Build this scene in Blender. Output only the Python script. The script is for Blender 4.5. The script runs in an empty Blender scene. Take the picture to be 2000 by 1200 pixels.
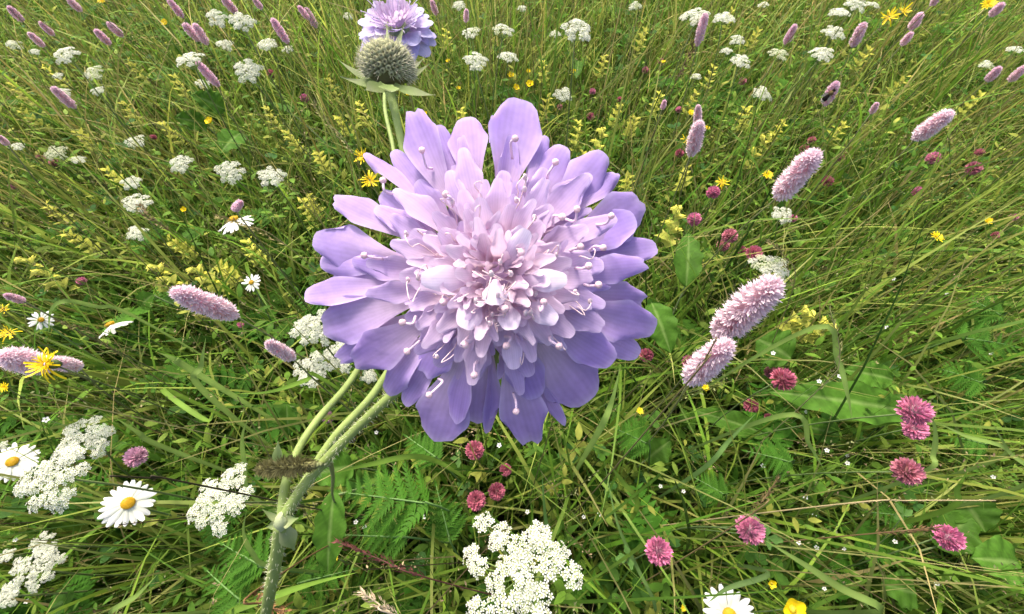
import bpy, math
import numpy as np
from mathutils import Vector, Matrix

rs = np.random.RandomState(7)
scene = bpy.context.scene
COL = scene.collection

# ------------------------------------------------------------------ camera
H = 0.75
PITCH = math.radians(58)
FPX = 800.0                                   # focal length in photo pixels (2000 wide)
cam_d = bpy.data.cameras.new('camera')
cam_d.sensor_width = 36.0
cam_d.lens = 36.0 * FPX / 2000.0
cam_d.clip_start = 0.003
cam_d.clip_end = 500.0
cam = bpy.data.objects.new('camera', cam_d)
COL.objects.link(cam)
cam.location = (0, 0, H)
cam.rotation_euler = (math.pi / 2 - PITCH, 0, 0)
scene.camera = cam

# ------------------------------------------------------------------ sky and sun
SUN_EL, SUN_AZ = math.radians(58), math.radians(-25)      # azimuth from +Y, towards +X
world = bpy.data.worlds.new('World')
scene.world = world
world.use_nodes = True
wn = world.node_tree.nodes
sky = wn.new('ShaderNodeTexSky')
sky.sky_type = 'NISHITA'
sky.sun_disc = False
sky.sun_elevation = SUN_EL
sky.sun_rotation = SUN_AZ
sky.air_density = 0.7
sky.dust_density = 6.0
sky.ozone_density = 0.2
wn['Background'].inputs['Strength'].default_value = 0.13
world.node_tree.links.new(sky.outputs[0], wn['Background'].inputs['Color'])
sun_d = bpy.data.lights.new('sun', 'SUN')
sun_d.energy = 1.5
sun_d.angle = math.radians(11)
sun_d.color = (1.0, 0.92, 0.78)
sun = bpy.data.objects.new('sun', sun_d)
COL.objects.link(sun)
sdir = Vector((math.sin(SUN_AZ) * math.cos(SUN_EL), math.cos(SUN_AZ) * math.cos(SUN_EL), math.sin(SUN_EL)))
sun.rotation_euler = sdir.to_track_quat('Z', 'Y').to_euler()
scene.view_settings.view_transform = 'Standard'
scene.view_settings.look = 'None'
scene.view_settings.gamma = 1.0
scene.view_settings.exposure = 1.62
scene.view_settings.use_curve_mapping = False
scene.cycles.max_bounces = 6
scene.cycles.diffuse_bounces = 3
scene.cycles.glossy_bounces = 2
scene.cycles.transmission_bounces = 4
scene.cycles.transparent_max_bounces = 4

# ------------------------------------------------------------------ pixels and points
CP = np.array([0, 0, H])
FW = np.array([0, math.cos(PITCH), -math.sin(PITCH)])
UP = np.array([0, math.sin(PITCH), math.cos(PITCH)])
RT = np.array([1.0, 0, 0])

def ray(x, y):
    return FW + RT * (x - 1000) / FPX + UP * (600 - y) / FPX
def P(x, y, d):                                # point at depth d along the lens axis
    return CP + ray(x, y) * d
def PZ(x, y, z):                               # point where the pixel's ray meets height z
    r = ray(x, y)
    return CP + r * ((z - H) / r[2])
def depth_of(p):
    return (np.asarray(p) - CP) @ FW
def project(p):
    q = np.asarray(p) - CP
    d = np.maximum(q @ FW, 1e-4)
    return 1000 + (q @ RT) / d * FPX, 600 - (q @ UP) / d * FPX, d
def nrm(v):
    v = np.asarray(v, float)
    return v / (np.linalg.norm(v) + 1e-12)
def sm(a, b, x):
    t = np.clip((x - a) / (b - a), 0, 1)
    return t * t * (3 - 2 * t)

# ------------------------------------------------------------------ mesh helpers
class MB:
    def __init__(self):
        self.v, self.c, self.q, self.t, self.n = [], [], [], [], 0
    def add(self, v, col, quads=None, tris=None):
        v = np.asarray(v, float).reshape(-1, 3)
        c = np.asarray(col, float)
        if c.ndim == 1:
            c = np.tile(c, (len(v), 1))
        if c.shape[1] == 3:
            c = np.concatenate([c, np.ones((len(c), 1))], 1)
        self.v.append(v); self.c.append(c)
        if quads is not None and len(quads):
            self.q.append(np.asarray(quads, int).reshape(-1, 4) + self.n)
        if tris is not None and len(tris):
            self.t.append(np.asarray(tris, int).reshape(-1, 3) + self.n)
        self.n += len(v)
    def mesh(self, name, mat, origin=None):
        v = np.concatenate(self.v)
        if origin is not None:
            v = v - np.asarray(origin)
        c = np.concatenate(self.c)
        q = np.concatenate(self.q) if self.q else np.zeros((0, 4), int)
        t = np.concatenate(self.t) if self.t else np.zeros((0, 3), int)
        me = bpy.data.meshes.new(name)
        me.vertices.add(len(v)); me.vertices.foreach_set('co', v.astype(np.float32).ravel())
        loops = np.concatenate([q.ravel(), t.ravel()]).astype(np.int32)
        me.loops.add(len(loops)); me.loops.foreach_set('vertex_index', loops)
        tot = np.concatenate([np.full(len(q), 4), np.full(len(t), 3)]).astype(np.int32)
        st = np.concatenate([[0], np.cumsum(tot)[:-1]]).astype(np.int32)
        me.polygons.add(len(tot))
        me.polygons.foreach_set('loop_start', st)
        me.polygons.foreach_set('use_smooth', np.ones(len(tot), bool))
        me.update(calc_edges=True)
        a = me.color_attributes.new('Col', 'FLOAT_COLOR', 'POINT')
        a.data.foreach_set('color', c.astype(np.float32).ravel())
        me.materials.append(mat)
        return me

def tube(mb, pts, rad, col, n=6, cap=True):
    pts = np.asarray(pts, float); k = len(pts)
    rad = np.broadcast_to(np.asarray(rad, float), (k,))
    tan = np.gradient(pts, axis=0)
    tan /= np.linalg.norm(tan, axis=1)[:, None] + 1e-12
    ref = np.array([0.31, 0.87, 0.38]) if abs(tan[0] @ nrm([0.31, 0.87, 0.38])) < .9 else np.array([1., 0, 0])
    u = nrm(np.cross(tan[0], ref)); V = []
    for i in range(k):
        u = nrm(u - tan[i] * (u @ tan[i])); w = np.cross(tan[i], u)
        a = np.arange(n) * 2 * math.pi / n
        V.append(pts[i] + rad[i] * (np.cos(a)[:, None] * u + np.sin(a)[:, None] * w))
    V = np.concatenate(V)
    i, j = np.meshgrid(np.arange(k - 1), np.arange(n), indexing='ij')
    q = np.stack([i * n + j, i * n + (j + 1) % n, (i + 1) * n + (j + 1) % n, (i + 1) * n + j], -1).reshape(-1, 4)
    tris = []
    if cap:
        V = np.concatenate([V, pts[:1], pts[-1:]])
        for j in range(n):
            tris.append((k * n, (j + 1) % n, j)); tris.append((k * n + 1, (k - 1) * n + j, (k - 1) * n + (j + 1) % n))
    c = np.asarray(col, float)
    if c.ndim == 2:
        c = np.repeat(c, n, 0)
        if cap: c = np.concatenate([c, c[:1], c[-1:]])
    mb.add(V, c, q, tris)

def smooth_path(pts, n=24):
    pts = np.asarray(pts, float)
    p = np.concatenate([[2 * pts[0] - pts[1]], pts, [2 * pts[-1] - pts[-2]]])
    out = []
    m = len(pts) - 1
    for s in np.linspace(0, m - 1e-6, n):
        i = int(s); t = s - i
        a, b, c, d = p[i], p[i + 1], p[i + 2], p[i + 3]
        out.append(.5 * ((2 * b) + (-a + c) * t + (2 * a - 5 * b + 4 * c - d) * t * t + (-a + 3 * b - 3 * c + d) * t ** 3))
    return np.array(out)

def ellipsoid(mb, c, r, col, nu=10, nv=6, M=None, wob=0, seed=0):
    r_ = np.random.RandomState(seed)
    V = []
    for i in range(nv + 1):
        th = math.pi * i / nv
        for j in range(nu):
            ph = 2 * math.pi * j / nu
            V.append((math.sin(th) * math.cos(ph), math.sin(th) * math.sin(ph), math.cos(th)))
    V = np.array(V) * np.asarray(r) * (1 + wob * r_.uniform(-1, 1, (len(V), 1)))
    if M is not None:
        V = V @ np.asarray(M).T
    V = V + np.asarray(c)
    q = [(i * nu + j, (i + 1) * nu + j, (i + 1) * nu + (j + 1) % nu, i * nu + (j + 1) % nu) for i in range(nv) for j in range(nu)]
    mb.add(V, col, q)

def sheet(mb, base, tip, n, width, cb, ct, nA=5, nL=9, claw=.22, peak=.68, endw=.7, round_=.3, bend=0., curl=0.,
          cup=.25, rip=0., seed=0, notch=0., twist=0., rexp=2.4, edge=0., crk=0.):
    """a petal or leaf blade: a curved sheet from base to tip, with n roughly its upper side"""
    r_ = np.random.RandomState(seed)
    base = np.asarray(base, float); tip = np.asarray(tip, float)
    ax = tip - base; L = np.linalg.norm(ax); ax = ax / L
    side0 = nrm(np.cross(ax, n)); n0 = np.cross(side0, ax)
    s = np.linspace(0, 1, nL)[:, None]; t = np.linspace(-1, 1, nA)[None, :]
    w = claw + (1 - claw) * sm(.08, peak, s)
    w = w * (1 - (1 - endw) * sm(peak, 1.0, s))
    w = w * width / 2
    ph = r_.uniform(0, 6.28, 4)
    k = round_ * (1 + .12 * np.sin(3 * t + ph[0])) * np.abs(t) ** rexp + notch * (.5 + .5 * np.cos(7 * t + ph[1])) * (np.abs(t) < .95)
    al = s * (1 - k * s ** 3)
    off = bend * L * 4 * s * (1 - s) + curl * L * s ** 2.2
    off = off + cup * w * (t ** 2) + rip * width * np.sin(5.5 * s + 2.1 * t + ph[2]) * s * np.abs(t + .3)
    off = off + crk * width * np.abs(t) ** 2.5 * np.sin(13 * s + 2 * np.sign(t) + ph[1]) * sm(.35, .7, s)
    tw = twist * s
    side = np.cos(tw)[..., None] * side0 + np.sin(tw)[..., None] * n0
    V = base + (al * L)[..., None] * ax + (w * t)[..., None] * side + off[..., None] * n0
    m = sm(.15, .85, s)[..., None] * np.ones((1, nA, 1))
    c = np.asarray(cb)[None, None, :] * (1 - m) + np.asarray(ct)[None, None, :] * m
    c = c * (1 + .06 * np.sin(9 * t + ph[3])[..., None] * s[..., None])
    if edge:                                    # paler rim
        e_ = np.clip(np.maximum(sm(.72, 1., np.abs(t)), sm(.9, 1., s)) * edge * sm(.3, .6, s), 0, 1)[..., None]
        c = c * (1 - e_) + np.array([.80, .72, .88]) * e_
    alpha = (np.ones_like(s) * (t * .5 + .5))[..., None]
    c = np.concatenate([c, alpha], -1)
    i, j = np.meshgrid(np.arange(nL - 1), np.arange(nA - 1), indexing='ij')
    q = np.stack([i * nA + j, i * nA + j + 1, (i + 1) * nA + j + 1, (i + 1) * nA + j], -1).reshape(-1, 4)
    mb.add(V.reshape(-1, 3), c.reshape(-1, 4), q)

# ------------------------------------------------------------------ objects
W = {}
MARKS, UNNAMED = [], []
def link(o, M):
    COL.objects.link(o); W[o.name] = M
def root(name, loc, label, cat, group=None, mesh=None, kind=None):
    o = bpy.data.objects.new(name, mesh)
    M = Matrix.Translation(Vector(loc)); o.matrix_basis = M
    link(o, M)
    o['label'] = label; o['category'] = cat
    if group: o['group'] = group
    if kind: o['kind'] = kind
    return o
def child(name, mesh, parent, M=None, label=None, kind=None):
    o = bpy.data.objects.new(name, mesh)
    Mp = W[parent.name]
    if M is None: M = Mp.copy()
    o.parent = parent
    o.matrix_basis = Mp.inverted() @ M
    link(o, M)
    if label: o['label'] = label
    if kind: o['kind'] = kind
    return o
def frame(origin, z, x=None, s=1.0, spin=0.):
    z = nrm(z)
    if x is None: x = [0.3, 0.2, 0.1] if abs(z[2]) > .9 else [0, 0, 1]
    y = nrm(np.cross(z, x)); x = np.cross(y, z)
    c, sn = math.cos(spin), math.sin(spin)
    x, y = c * x + sn * y, c * y - sn * x
    s = np.broadcast_to(np.asarray(s, float), (3,))
    M = Matrix.Identity(4)
    for i in range(3):
        M[i][0], M[i][1], M[i][2], M[i][3] = x[i] * s[0], y[i] * s[1], z[i] * s[2], origin[i]
    return M

# ------------------------------------------------------------------ materials
def plant_mat(name, transl=.3, rough=.55, vary=.12, scale=60., spec=.3, bump=0., vein=0., sat=1.0):
    m = bpy.data.materials.new(name); m.use_nodes = True
    nt = m.node_tree; N = nt.nodes; L = nt.links
    b = N['Principled BSDF']; out = N['Material Output']
    a = N.new('ShaderNodeAttribute'); a.attribute_name = 'Col'
    tc = N.new('ShaderNodeTexCoord')
    nz = N.new('ShaderNodeTexNoise'); nz.inputs['Scale'].default_value = scale; nz.inputs['Detail'].default_value = 3
    L.new(tc.outputs['Object'], nz.inputs['Vector'])
    oi = N.new('ShaderNodeObjectInfo')
    mr = N.new('ShaderNodeMapRange'); mr.inputs['To Min'].default_value = 1 - vary; mr.inputs['To Max'].default_value = 1 + vary
    mr.inputs['From Min'].default_value = .25; mr.inputs['From Max'].default_value = .75
    L.new(nz.outputs['Fac'], mr.inputs['Value'])
    m2 = N.new('ShaderNodeMapRange'); m2.inputs['To Min'].default_value = 1 - vary * .7; m2.inputs['To Max'].default_value = 1 + vary * .7
    L.new(oi.outputs['Random'], m2.inputs['Value'])
    mu = N.new('ShaderNodeMath'); mu.operation = 'MULTIPLY'
    L.new(mr.outputs[0], mu.inputs[0]); L.new(m2.outputs[0], mu.inputs[1])
    fac = mu.outputs[0]
    if vein:
        sn = N.new('ShaderNodeMath'); sn.operation = 'MULTIPLY'; sn.inputs[1].default_value = 58.
        L.new(a.outputs['Alpha'], sn.inputs[0])
        s2 = N.new('ShaderNodeMath'); s2.operation = 'SINE'; L.new(sn.outputs[0], s2.inputs[0])
        m3 = N.new('ShaderNodeMapRange'); m3.inputs['From Min'].default_value = -1
        m3.inputs['To Min'].default_value = 1 - vein; m3.inputs['To Max'].default_value = 1.0
        L.new(s2.outputs[0], m3.inputs['Value'])
        mv = N.new('ShaderNodeMath'); mv.operation = 'MULTIPLY'
        L.new(fac, mv.inputs[0]); L.new(m3.outputs[0], mv.inputs[1]); fac = mv.outputs[0]
    vm = N.new('ShaderNodeVectorMath'); vm.operation = 'SCALE'
    L.new(a.outputs['Color'], vm.inputs[0]); L.new(fac, vm.inputs['Scale'])
    L.new(vm.outputs[0], b.inputs['Base Color'])
    b.inputs['Roughness'].default_value = rough
    b.inputs['Specular IOR Level'].default_value = spec
    if bump:
        bp = N.new('ShaderNodeBump'); bp.inputs['Strength'].default_value = bump; bp.inputs['Distance'].default_value = .0005
        L.new(nz.outputs['Fac'], bp.inputs['Height']); L.new(bp.outputs[0], b.inputs['Normal'])
    if transl:
        tr = N.new('ShaderNodeBsdfTranslucent'); L.new(vm.outputs[0], tr.inputs['Color'])
        mx = N.new('ShaderNodeMixShader'); mx.inputs[0].default_value = transl
        L.new(b.outputs[0], mx.inputs[1]); L.new(tr.outputs[0], mx.inputs[2]); L.new(mx.outputs[0], out.inputs['Surface'])
    return m

M_GRASS = plant_mat('grass_blades', .42, .5, .28, 25., .14)
M_LEAF = plant_mat('leaf', .36, .6, .25, 120., .10, .4)
M_STEM = plant_mat('stem', .0, .6, .15, 200., .25, .3)
M_PETAL = plant_mat('lilac_petal', .42, .6, .09, 520., .14, .3, vein=.06)
M_WHITE = plant_mat('white_petal', .42, .5, .04, 200., .2)
M_PINK = plant_mat('pink_petal', .3, .55, .1, 400., .2)
M_YEL = plant_mat('yellow_petal', .25, .45, .1, 300., .25)
M_DRY = plant_mat('dry_husk', .15, .7, .2, 300., .15)
M_BEE = plant_mat('bee_fur', 0, .8, .2, 900., .1, .5)
M_WING = plant_mat('bee_wing', .5, .3, .05, 300., .5)

soil = bpy.data.materials.new('soil'); soil.use_nodes = True
_n = soil.node_tree.nodes; _l = soil.node_tree.links
_t = _n.new('ShaderNodeTexCoord'); _z = _n.new('ShaderNodeTexNoise'); _z.inputs['Scale'].default_value = 38; _z.inputs['Detail'].default_value = 8
_r = _n.new('ShaderNodeValToRGB')
_r.color_ramp.elements[0].position = .3; _r.color_ramp.elements[0].color = (.012, .014, .006, 1)
_r.color_ramp.elements[1].position = .75; _r.color_ramp.elements[1].color = (.05, .06, .018, 1)
_l.new(_t.outputs['Object'], _z.inputs['Vector']); _l.new(_z.outputs['Fac'], _r.inputs['Fac']); _l.new(_r.outputs[0], _n['Principled BSDF'].inputs['Base Color'])
_n['Principled BSDF'].inputs['Roughness'].default_value = .9

# ------------------------------------------------------------------ ground
def hgt(x, y):
    return .012 * np.sin(3.1 * x + 1.3) * np.cos(2.7 * y + .4) + .008 * np.sin(7 * x - 4 * y)
g = MB()
ax_ = np.concatenate([[-150, -40, -12, -5], np.linspace(-3, 3, 61), [5, 12, 40, 150]])
X, Y = np.meshgrid(ax_, ax_ + 1, indexing='ij')
near = np.exp(-((X / 4) ** 4 + ((Y - 1) / 4) ** 4))
g.add(np.stack([X, Y, hgt(X, Y) * near], -1), (1, 1, 1),
      [(i * len(ax_) + j, (i + 1) * len(ax_) + j, (i + 1) * len(ax_) + j + 1, i * len(ax_) + j + 1) for i in range(len(ax_) - 1) for j in range(len(ax_) - 1)])
go = bpy.data.objects.new('ground', g.mesh('ground', soil)); COL.objects.link(go); go['kind'] = 'structure'
go['label'] = 'dark soil and thatch under the meadow'

HEADS = []          # (px, py, radius px, depth) of flower heads that the grass should not bury
def keep(p, rpx):
    x, y, d = project(p); HEADS.append((float(x), float(y), rpx, float(d)))

C_STEM = np.array([.13, .19, .05]); C_STEMD = np.array([.07, .06, .03])
def stem_mesh(head, r, col, lean=None, rnd=None, n=10, sides=6, name='stem', origin=(0, 0, 0)):
    """tube from the head down to the ground; returns mesh and base point"""
    rnd = rnd or rs
    if lean is None: lean = rnd.uniform(-.05, .05, 2)
    head = np.asarray(head, float)
    b = np.array([head[0] + lean[0], head[1] + lean[1], 0.]); b[2] = hgt(b[0], b[1]) - .005
    s = np.linspace(0, 1, n)[:, None]
    bow = np.array([rnd.uniform(-.02, .02), rnd.uniform(-.02, .02), 0])
    pts = b + (head - b) * s + bow * 4 * s * (1 - s)
    mb = MB(); tube(mb, pts, np.linspace(r * 1.25, r * .8, n), col, sides)
    return mb, b, pts

# ------------------------------------------------------------------ the lilac scabious plant
VIO = np.array([.395, .275, .635]); LIL = np.array([.55, .415, .68]); PAL = np.array([.71, .565, .715]); PNK = np.array([.77, .57, .645])
C_SC = np.array([.20, .265, .075])
D0 = .058
def FPt(px, py, h):                            # point on the flower: photo pixel and height h (px at D0) above the petal plane
    return P(px, py, D0 * (1 - h / FPX))
node = P(550, 1022, .100)
base_sc = PZ(575, 1335, 0.0)
plant = root('scabious_plant', base_sc, 'tall field scabious with a large lilac flower, a bristly seed head and hairy green stems', 'flower')
Mpl = W[plant.name]

def stalk(name, pts, r, n=40, sides=10, hair=0):
    mb = MB(); pp = smooth_path(pts, n)
    rr = np.interp(np.linspace(0, 1, n), np.linspace(0, 1, len(r)), r)
    cc = C_SC[None] * (1 + .12 * np.sin(np.linspace(0, 9, n)))[:, None]
    tube(mb, pp, rr, cc, sides)
    if hair:                                   # short pale hairs
        k = rs.randint(0, n - 1, hair); f = rs.rand(hair)
        for a, b in zip(k, f):
            p = pp[a] * (1 - b) + pp[a + 1] * b
            d = nrm(rs.normal(size=3)); t = nrm(pp[a + 1] - pp[a]); d = nrm(d - t * (d @ t))
            q = p + d * rr[a]; e = q + d * rs.uniform(.0005, .0010) + rs.normal(size=3) * .0002
            w = np.cross(d, t) * .00005
            mb.add([q - w, q + w, e], (.5, .52, .36), tris=[(0, 1, 2)])
    return child(name, mb.mesh(name, M_STEM, base_sc), plant)

stalk('stem', [base_sc, P(540, 1330, .30), P(505, 1290, .19), P(522, 1185, .126), P(538, 1100, .110), node], [.0032, .0024, .0019, .0017, .0016, .0017], 60, 12, 450)
stalk('flower_stalk', [node, P(580, 968, .098), P(650, 884, .093), P(748, 788, .086), P(850, 700, .079), P(925, 600, .072)], [.0014, .00125, .0011, .001, .0011, .0016], 60, 10, 700)
stalk('flower_stalk', [node, P(597, 940, .101), P(655, 852, .102), P(742, 752, .105), P(815, 600, .110), P(806, 400, .114), P(776, 240, .117), P(760, 172, .120)],
      [.0014, .0011, .001, .001, .001, .001, .0011, .0016], 60, 10, 600)
stalk('flower_stalk', [node, P(558, 945, .101), P(582, 880, .104), P(622, 818, .110), P(692, 733, .125), P(765, 600, .150), P(795, 450, .180), P(768, 290, .205), P(751, 190, .22), P(772, 80, .24)],
      [.0013, .0011, .001, .001, .001, .001, .001, .001, .001, .0015], 70, 10, 500)
mb = MB()
ellipsoid(mb, node + nrm(node - P(538, 1100, .110)) * .0006, (.0019, .0019, .0034), (.33, .38, .2), 12, 8, np.array(frame((0, 0, 0), nrm(node - P(538, 1100, .110))).to_3x3()), wob=.1)
child('stem_node', mb.mesh('stem_node', M_STEM, base_sc), plant, label='pale woolly node where the stalks branch')
for k, (tx, ty, dd, wd) in enumerate([(512, 995, .098, .0016), (583, 1012, .097, .003), (575, 1075, .104, .0042), (520, 1030, .108, .002)]):
    mb = MB(); sheet(mb, node + nrm(ray(550, 1022)) * (-.001), P(tx, ty, dd), -nrm(ray(tx, ty)), wd, (.34, .38, .2), (.2, .27, .1), endw=.1, peak=.4, claw=.5, round_=0, cup=.5, seed=k)
    child('stem_leaf', mb.mesh('stem_leaf', M_LEAF, base_sc), plant)

# the big flower head ------------------------------------------------
recept = MB()
cam_n = -nrm(ray(958, 545))
Rc = 130 * D0 / FPX
cen = FPt(958, 548, -10)
Mr = np.array(frame((0, 0, 0), cam_n, UP).to_3x3())
ellipsoid(recept, cen, (Rc, Rc, Rc * .95), (.42, .26, .42), 24, 14, Mr)
ellipsoid(recept, cen - cam_n * Rc * .55, (Rc * .95, Rc * .95, Rc * .5), (.16, .22, .08), 24, 8, Mr)
head = child('flower_head', recept.mesh('flower_head', M_STEM, base_sc), plant, label='large lilac scabious flower head with pale pink centre')
for k in range(11):                            # green bracts under the head
    a = 2 * math.pi * k / 11 + .2
    u = RT * math.cos(a) + UP * math.sin(a)
    mb = MB(); sheet(mb, cen - cam_n * Rc * .7, cen + u * Rc * 1.5 - cam_n * Rc * .75, cam_n, Rc * .6, (.16, .22, .08), (.2, .26, .1), endw=.1, peak=.4, claw=.6, round_=0, seed=k)
    child('bract', mb.mesh('bract', M_LEAF, base_sc), head)

pet_id = [0]
def petal(bx, by, bh, tx, ty, th, wpx, cb, ct, **kw):
    pet_id[0] += 1
    b, t = FPt(bx, by, bh), FPt(tx, ty, th)
    roll = kw.pop('roll', 0.)
    m_ = (b + t) / 2
    n = nrm(CP - m_)
    ax = nrm(t - b); side = np.cross(ax, n)
    n = nrm(n * math.cos(roll) + side * math.sin(roll))
    d = dict(nA=9, nL=13, claw=.3, peak=.68, endw=.84, round_=.24, rexp=3.4, edge=.28, crk=rs.uniform(.01, .05), bend=.04, cup=.16, rip=.03, seed=pet_id[0])
    d.update(kw)
    mb = MB(); sheet(mb, b, t, n, wpx * np.mean([depth_of(b), depth_of(t)]) / FPX, cb, ct, **d)
    return child('petal', mb.mesh('petal', M_PETAL, base_sc), head)

CX, CY = 955, 545
# outer ring, tips read off the photograph: tip x, tip y, width, tip height, roll, extra
OUT = [(1014, 198, 100, 10, .1), (908, 222, 76, 0, -.1), (803, 217, 74, 15, -.2), (856, 240, 48, 25, .2), (712, 298, 34, -20, .6),
       (652, 388, 56, 0, .2), (740, 375, 60, -30, .0), (608, 470, 88, 0, -.2), (615, 505, 60, -10, .2), (596, 578, 56, 0, .3), (640, 552, 60, -25, 0),
       (618, 645, 92, 0, .1), (640, 705, 60, -25, .2), (684, 718, 84, 10, -.1), (746, 768, 60, -20, .4), (845, 868, 106, 0, .1),
       (893, 828, 50, 20, .5), (932, 824, 84, -20, -.1), (948, 842, 40, -30, -.6), (1042, 878, 92, 5, .1), (1044, 778, 76, 40, 0),
       (1102, 836, 36, -10, .6), (1158, 786, 124, 20, -.1), (1198, 708, 74, 45, .2), (1284, 645, 84, 0, .2), (1245, 692, 56, -35, 0),
       (1270, 590, 68, -5, .2), (1283, 482, 62, -15, -.2), (1268, 518, 56, 60, .1), (1262, 398, 96, 0, .1), (1238, 430, 76, 20, -.2), (1212, 335, 50, -30, -.2),
       (1188, 300, 84, -5, .2), (1102, 276, 84, 15, -.2), (1072, 262, 40, -10, .3), (958, 230, 32, 10, .7), (1230, 465, 60, -20, .1), (770, 300, 46, -30, .1), (826, 738, 68, 40, .1), (790, 790, 50, -25, .3)]
for k, (tx, ty, w, th, ro) in enumerate(OUT):
    f = .30 + .08 * rs.rand()
    bx, by = CX + (tx - CX) * f, CY + (ty - CY) * f
    tone = VIO * rs.uniform(.92, 1.1)
    if tx < 760 and ty < 700: tone = tone * .75 + LIL * .25
    petal(bx, by, 45, tx, ty, th, w * 1.06, LIL * .6 + PNK * .4, tone, roll=ro, nA=9, nL=16, claw=.2, peak=.78, bend=rs.uniform(.03, .12), cup=rs.uniform(.05, .28) * rs.choice([1, 1, -1]),
          rip=rs.uniform(.03, .09), notch=rs.choice([0, 0, .03, .05]), round_=rs.uniform(.2, .3), endw=rs.uniform(.8, .92), curl=rs.uniform(-.08, .05))
# inner whorls: each floret has one long lobe and two short side lobes
RINGS = [(.80, 14, 62, 40, .30, 50, VIO * .55 + LIL * .45, .15), (.69, 20, 54, 85, .29, 70, VIO * .1 + LIL * .9, .15), (.57, 22, 48, 125, .25, 90, LIL * .6 + PAL * .4, .2), (.45, 20, 43, 160, .21, 110, LIL * .2 + PAL * .8, .25),
         (.335, 17, 39, 188, .15, 126, PAL, .3), (.22, 11, 36, 205, .09, 138, PAL * .6 + PNK * .4, .35)]
for ri, (rf, cnt, w, th, rb, bh, tone, jit) in enumerate(RINGS):
    cx = CX + (970 - CX) * (1 - rf) * 1.1; cy = CY + (540 - CY) * (1 - rf)
    for k in range(cnt):
        a = 2 * math.pi * (k + .5 * (ri % 2) + rs.uniform(-.3, .3)) / cnt
        R_ = 335 * rf * (rs.uniform(.84, 1.02) if ri == 0 else rs.uniform(.86, 1.14))
        upf = .5 + .5 * math.sin(a)
        if ri == 0 and math.sin(a) < -.3: continue
        if ri == 1 and math.sin(a) < -.3: R_ *= .9
        R_ *= 1 + .06 * upf
        tx, ty = cx + R_ * math.cos(a), cy - R_ * math.sin(a)
        bx, by = cx + 335 * rb * math.cos(a), cy - 335 * rb * math.sin(a)
        hh = th * rs.uniform(.8, 1.15)
        tn = tone * rs.uniform(.93, 1.07)
        tb = PNK * .7 + PAL * .3 if ri > 1 else LIL * .4 + PNK * .6
        cu = rs.uniform(.1, .5)
        petal(bx, by, bh, tx, ty, hh, w * rs.uniform(.8, 1.15), tb, tn, roll=rs.uniform(-.5, .5), bend=rs.uniform(.02, .1), cup=cu, rip=rs.uniform(.01, .05),
              round_=rs.uniform(.24, .38), endw=rs.uniform(.6, .85), notch=rs.choice([0, 0, 0, .03]), curl=rs.uniform(-.12, .06))
        for sd in (-1, 1):
            if rs.rand() > .5: continue
            a2 = a + sd * rs.uniform(.12, .24) / (rf + .25); R2 = R_ * rs.uniform(.66, .86)
            petal(bx, by, bh - 4, cx + R2 * math.cos(a2), cy - R2 * math.sin(a2), hh * .95 + 8, w * rs.uniform(.5, .7), tb, tn * rs.uniform(.95, 1.05), nA=7, nL=9,
                  roll=sd * rs.uniform(.2, .8), bend=rs.uniform(.02, .1), cup=rs.uniform(.2, .5), endw=.75, round_=.3)
# young florets in the very middle
for k in range(10):
    a = 2.4 * k; R_ = 8 + 12 * math.sqrt(k)
    cx, cy = 970, 532
    x0, y0 = cx + R_ * .6 * math.cos(a), cy - R_ * .6 * math.sin(a)
    petal(x0, y0, 140, cx + R_ * 1.5 * math.cos(a), cy - R_ * 1.5 * math.sin(a), rs.uniform(168, 200), rs.uniform(28, 38), PNK * .85, PNK * .5 + PAL * .5, nA=5, nL=8, roll=rs.uniform(-.8, .8), cup=.6, endw=.6, round_=.4, bend=.1)
petal(968, 545, 190, 966, 596, 222, 50, PAL, np.array([.78, .70, .82]), cup=-.5, bend=.12, round_=.3, peak=.55)
petal(985, 530, 170, 1030, 448, 222, 42, PAL, np.array([.74, .66, .80]), cup=-.2, bend=.05, peak=.55)
petal(1010, 548, 175, 1108, 548, 215, 46, PAL, np.array([.74, .66, .80]), cup=-.15, bend=.04, peak=.6)
petal(930, 545, 170, 822, 545, 205, 54, PAL, np.array([.74, .66, .80]), cup=-.15, bend=.04, peak=.55)
petal(935, 580, 165, 905, 642, 205, 52, PAL, np.array([.72, .62, .79]), cup=-.2, bend=.06, peak=.6)
petal(990, 590, 165, 998, 645, 210, 46, PAL, np.array([.72, .62, .79]), cup=-.2, bend=.06, peak=.6)
petal(995, 640, 120, 1004, 722, 150, 40, PAL, np.array([.64, .54, .76]), cup=-.2, bend=.06, peak=.6)
petal(1020, 590, 160, 1088, 628, 190, 44, PAL, np.array([.72, .62, .79]), cup=-.2, bend=.06, peak=.6)

# styles with round stigmas
for k, (x, y) in enumerate([(786, 630), (795, 687), (838, 772), (908, 674), (926, 733), (987, 603), (989, 676), (1092, 676), (1062, 590), (1169, 557), (866, 590), (1008, 804),
                            (1134, 482), (1178, 484), (1194, 422), (1018, 493), (711, 499), (824, 294), (1085, 317), (1127, 409), (1098, 424), (748, 353), (1006, 271),
                            (870, 380), (1150, 520)]):
    dx, dy = x - 968, y - 548; r_ = math.hypot(dx, dy)
    hh = 225 - 150 * min(1, r_ / 320) ** 1.3 + rs.uniform(0, 15)
    f = .86
    b = FPt(968 + dx * f, 548 + dy * f, hh - 40); t = FPt(x, y, hh)
    mid = (b + t) / 2 + nrm(CP - b) * .0008 + rs.normal(size=3) * .0004
    mb = MB(); pp = smooth_path([b, mid, t], 9)
    tube(mb, pp, np.linspace(.00019, .00014, 9), (.82, .66, .80), 6)
    ellipsoid(mb, t, (.00044, .00044, .00036), (.80, .60, .66), 8, 6, Mr, .1, k)
    child('style', mb.mesh('style', M_PINK, base_sc), head)
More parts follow.
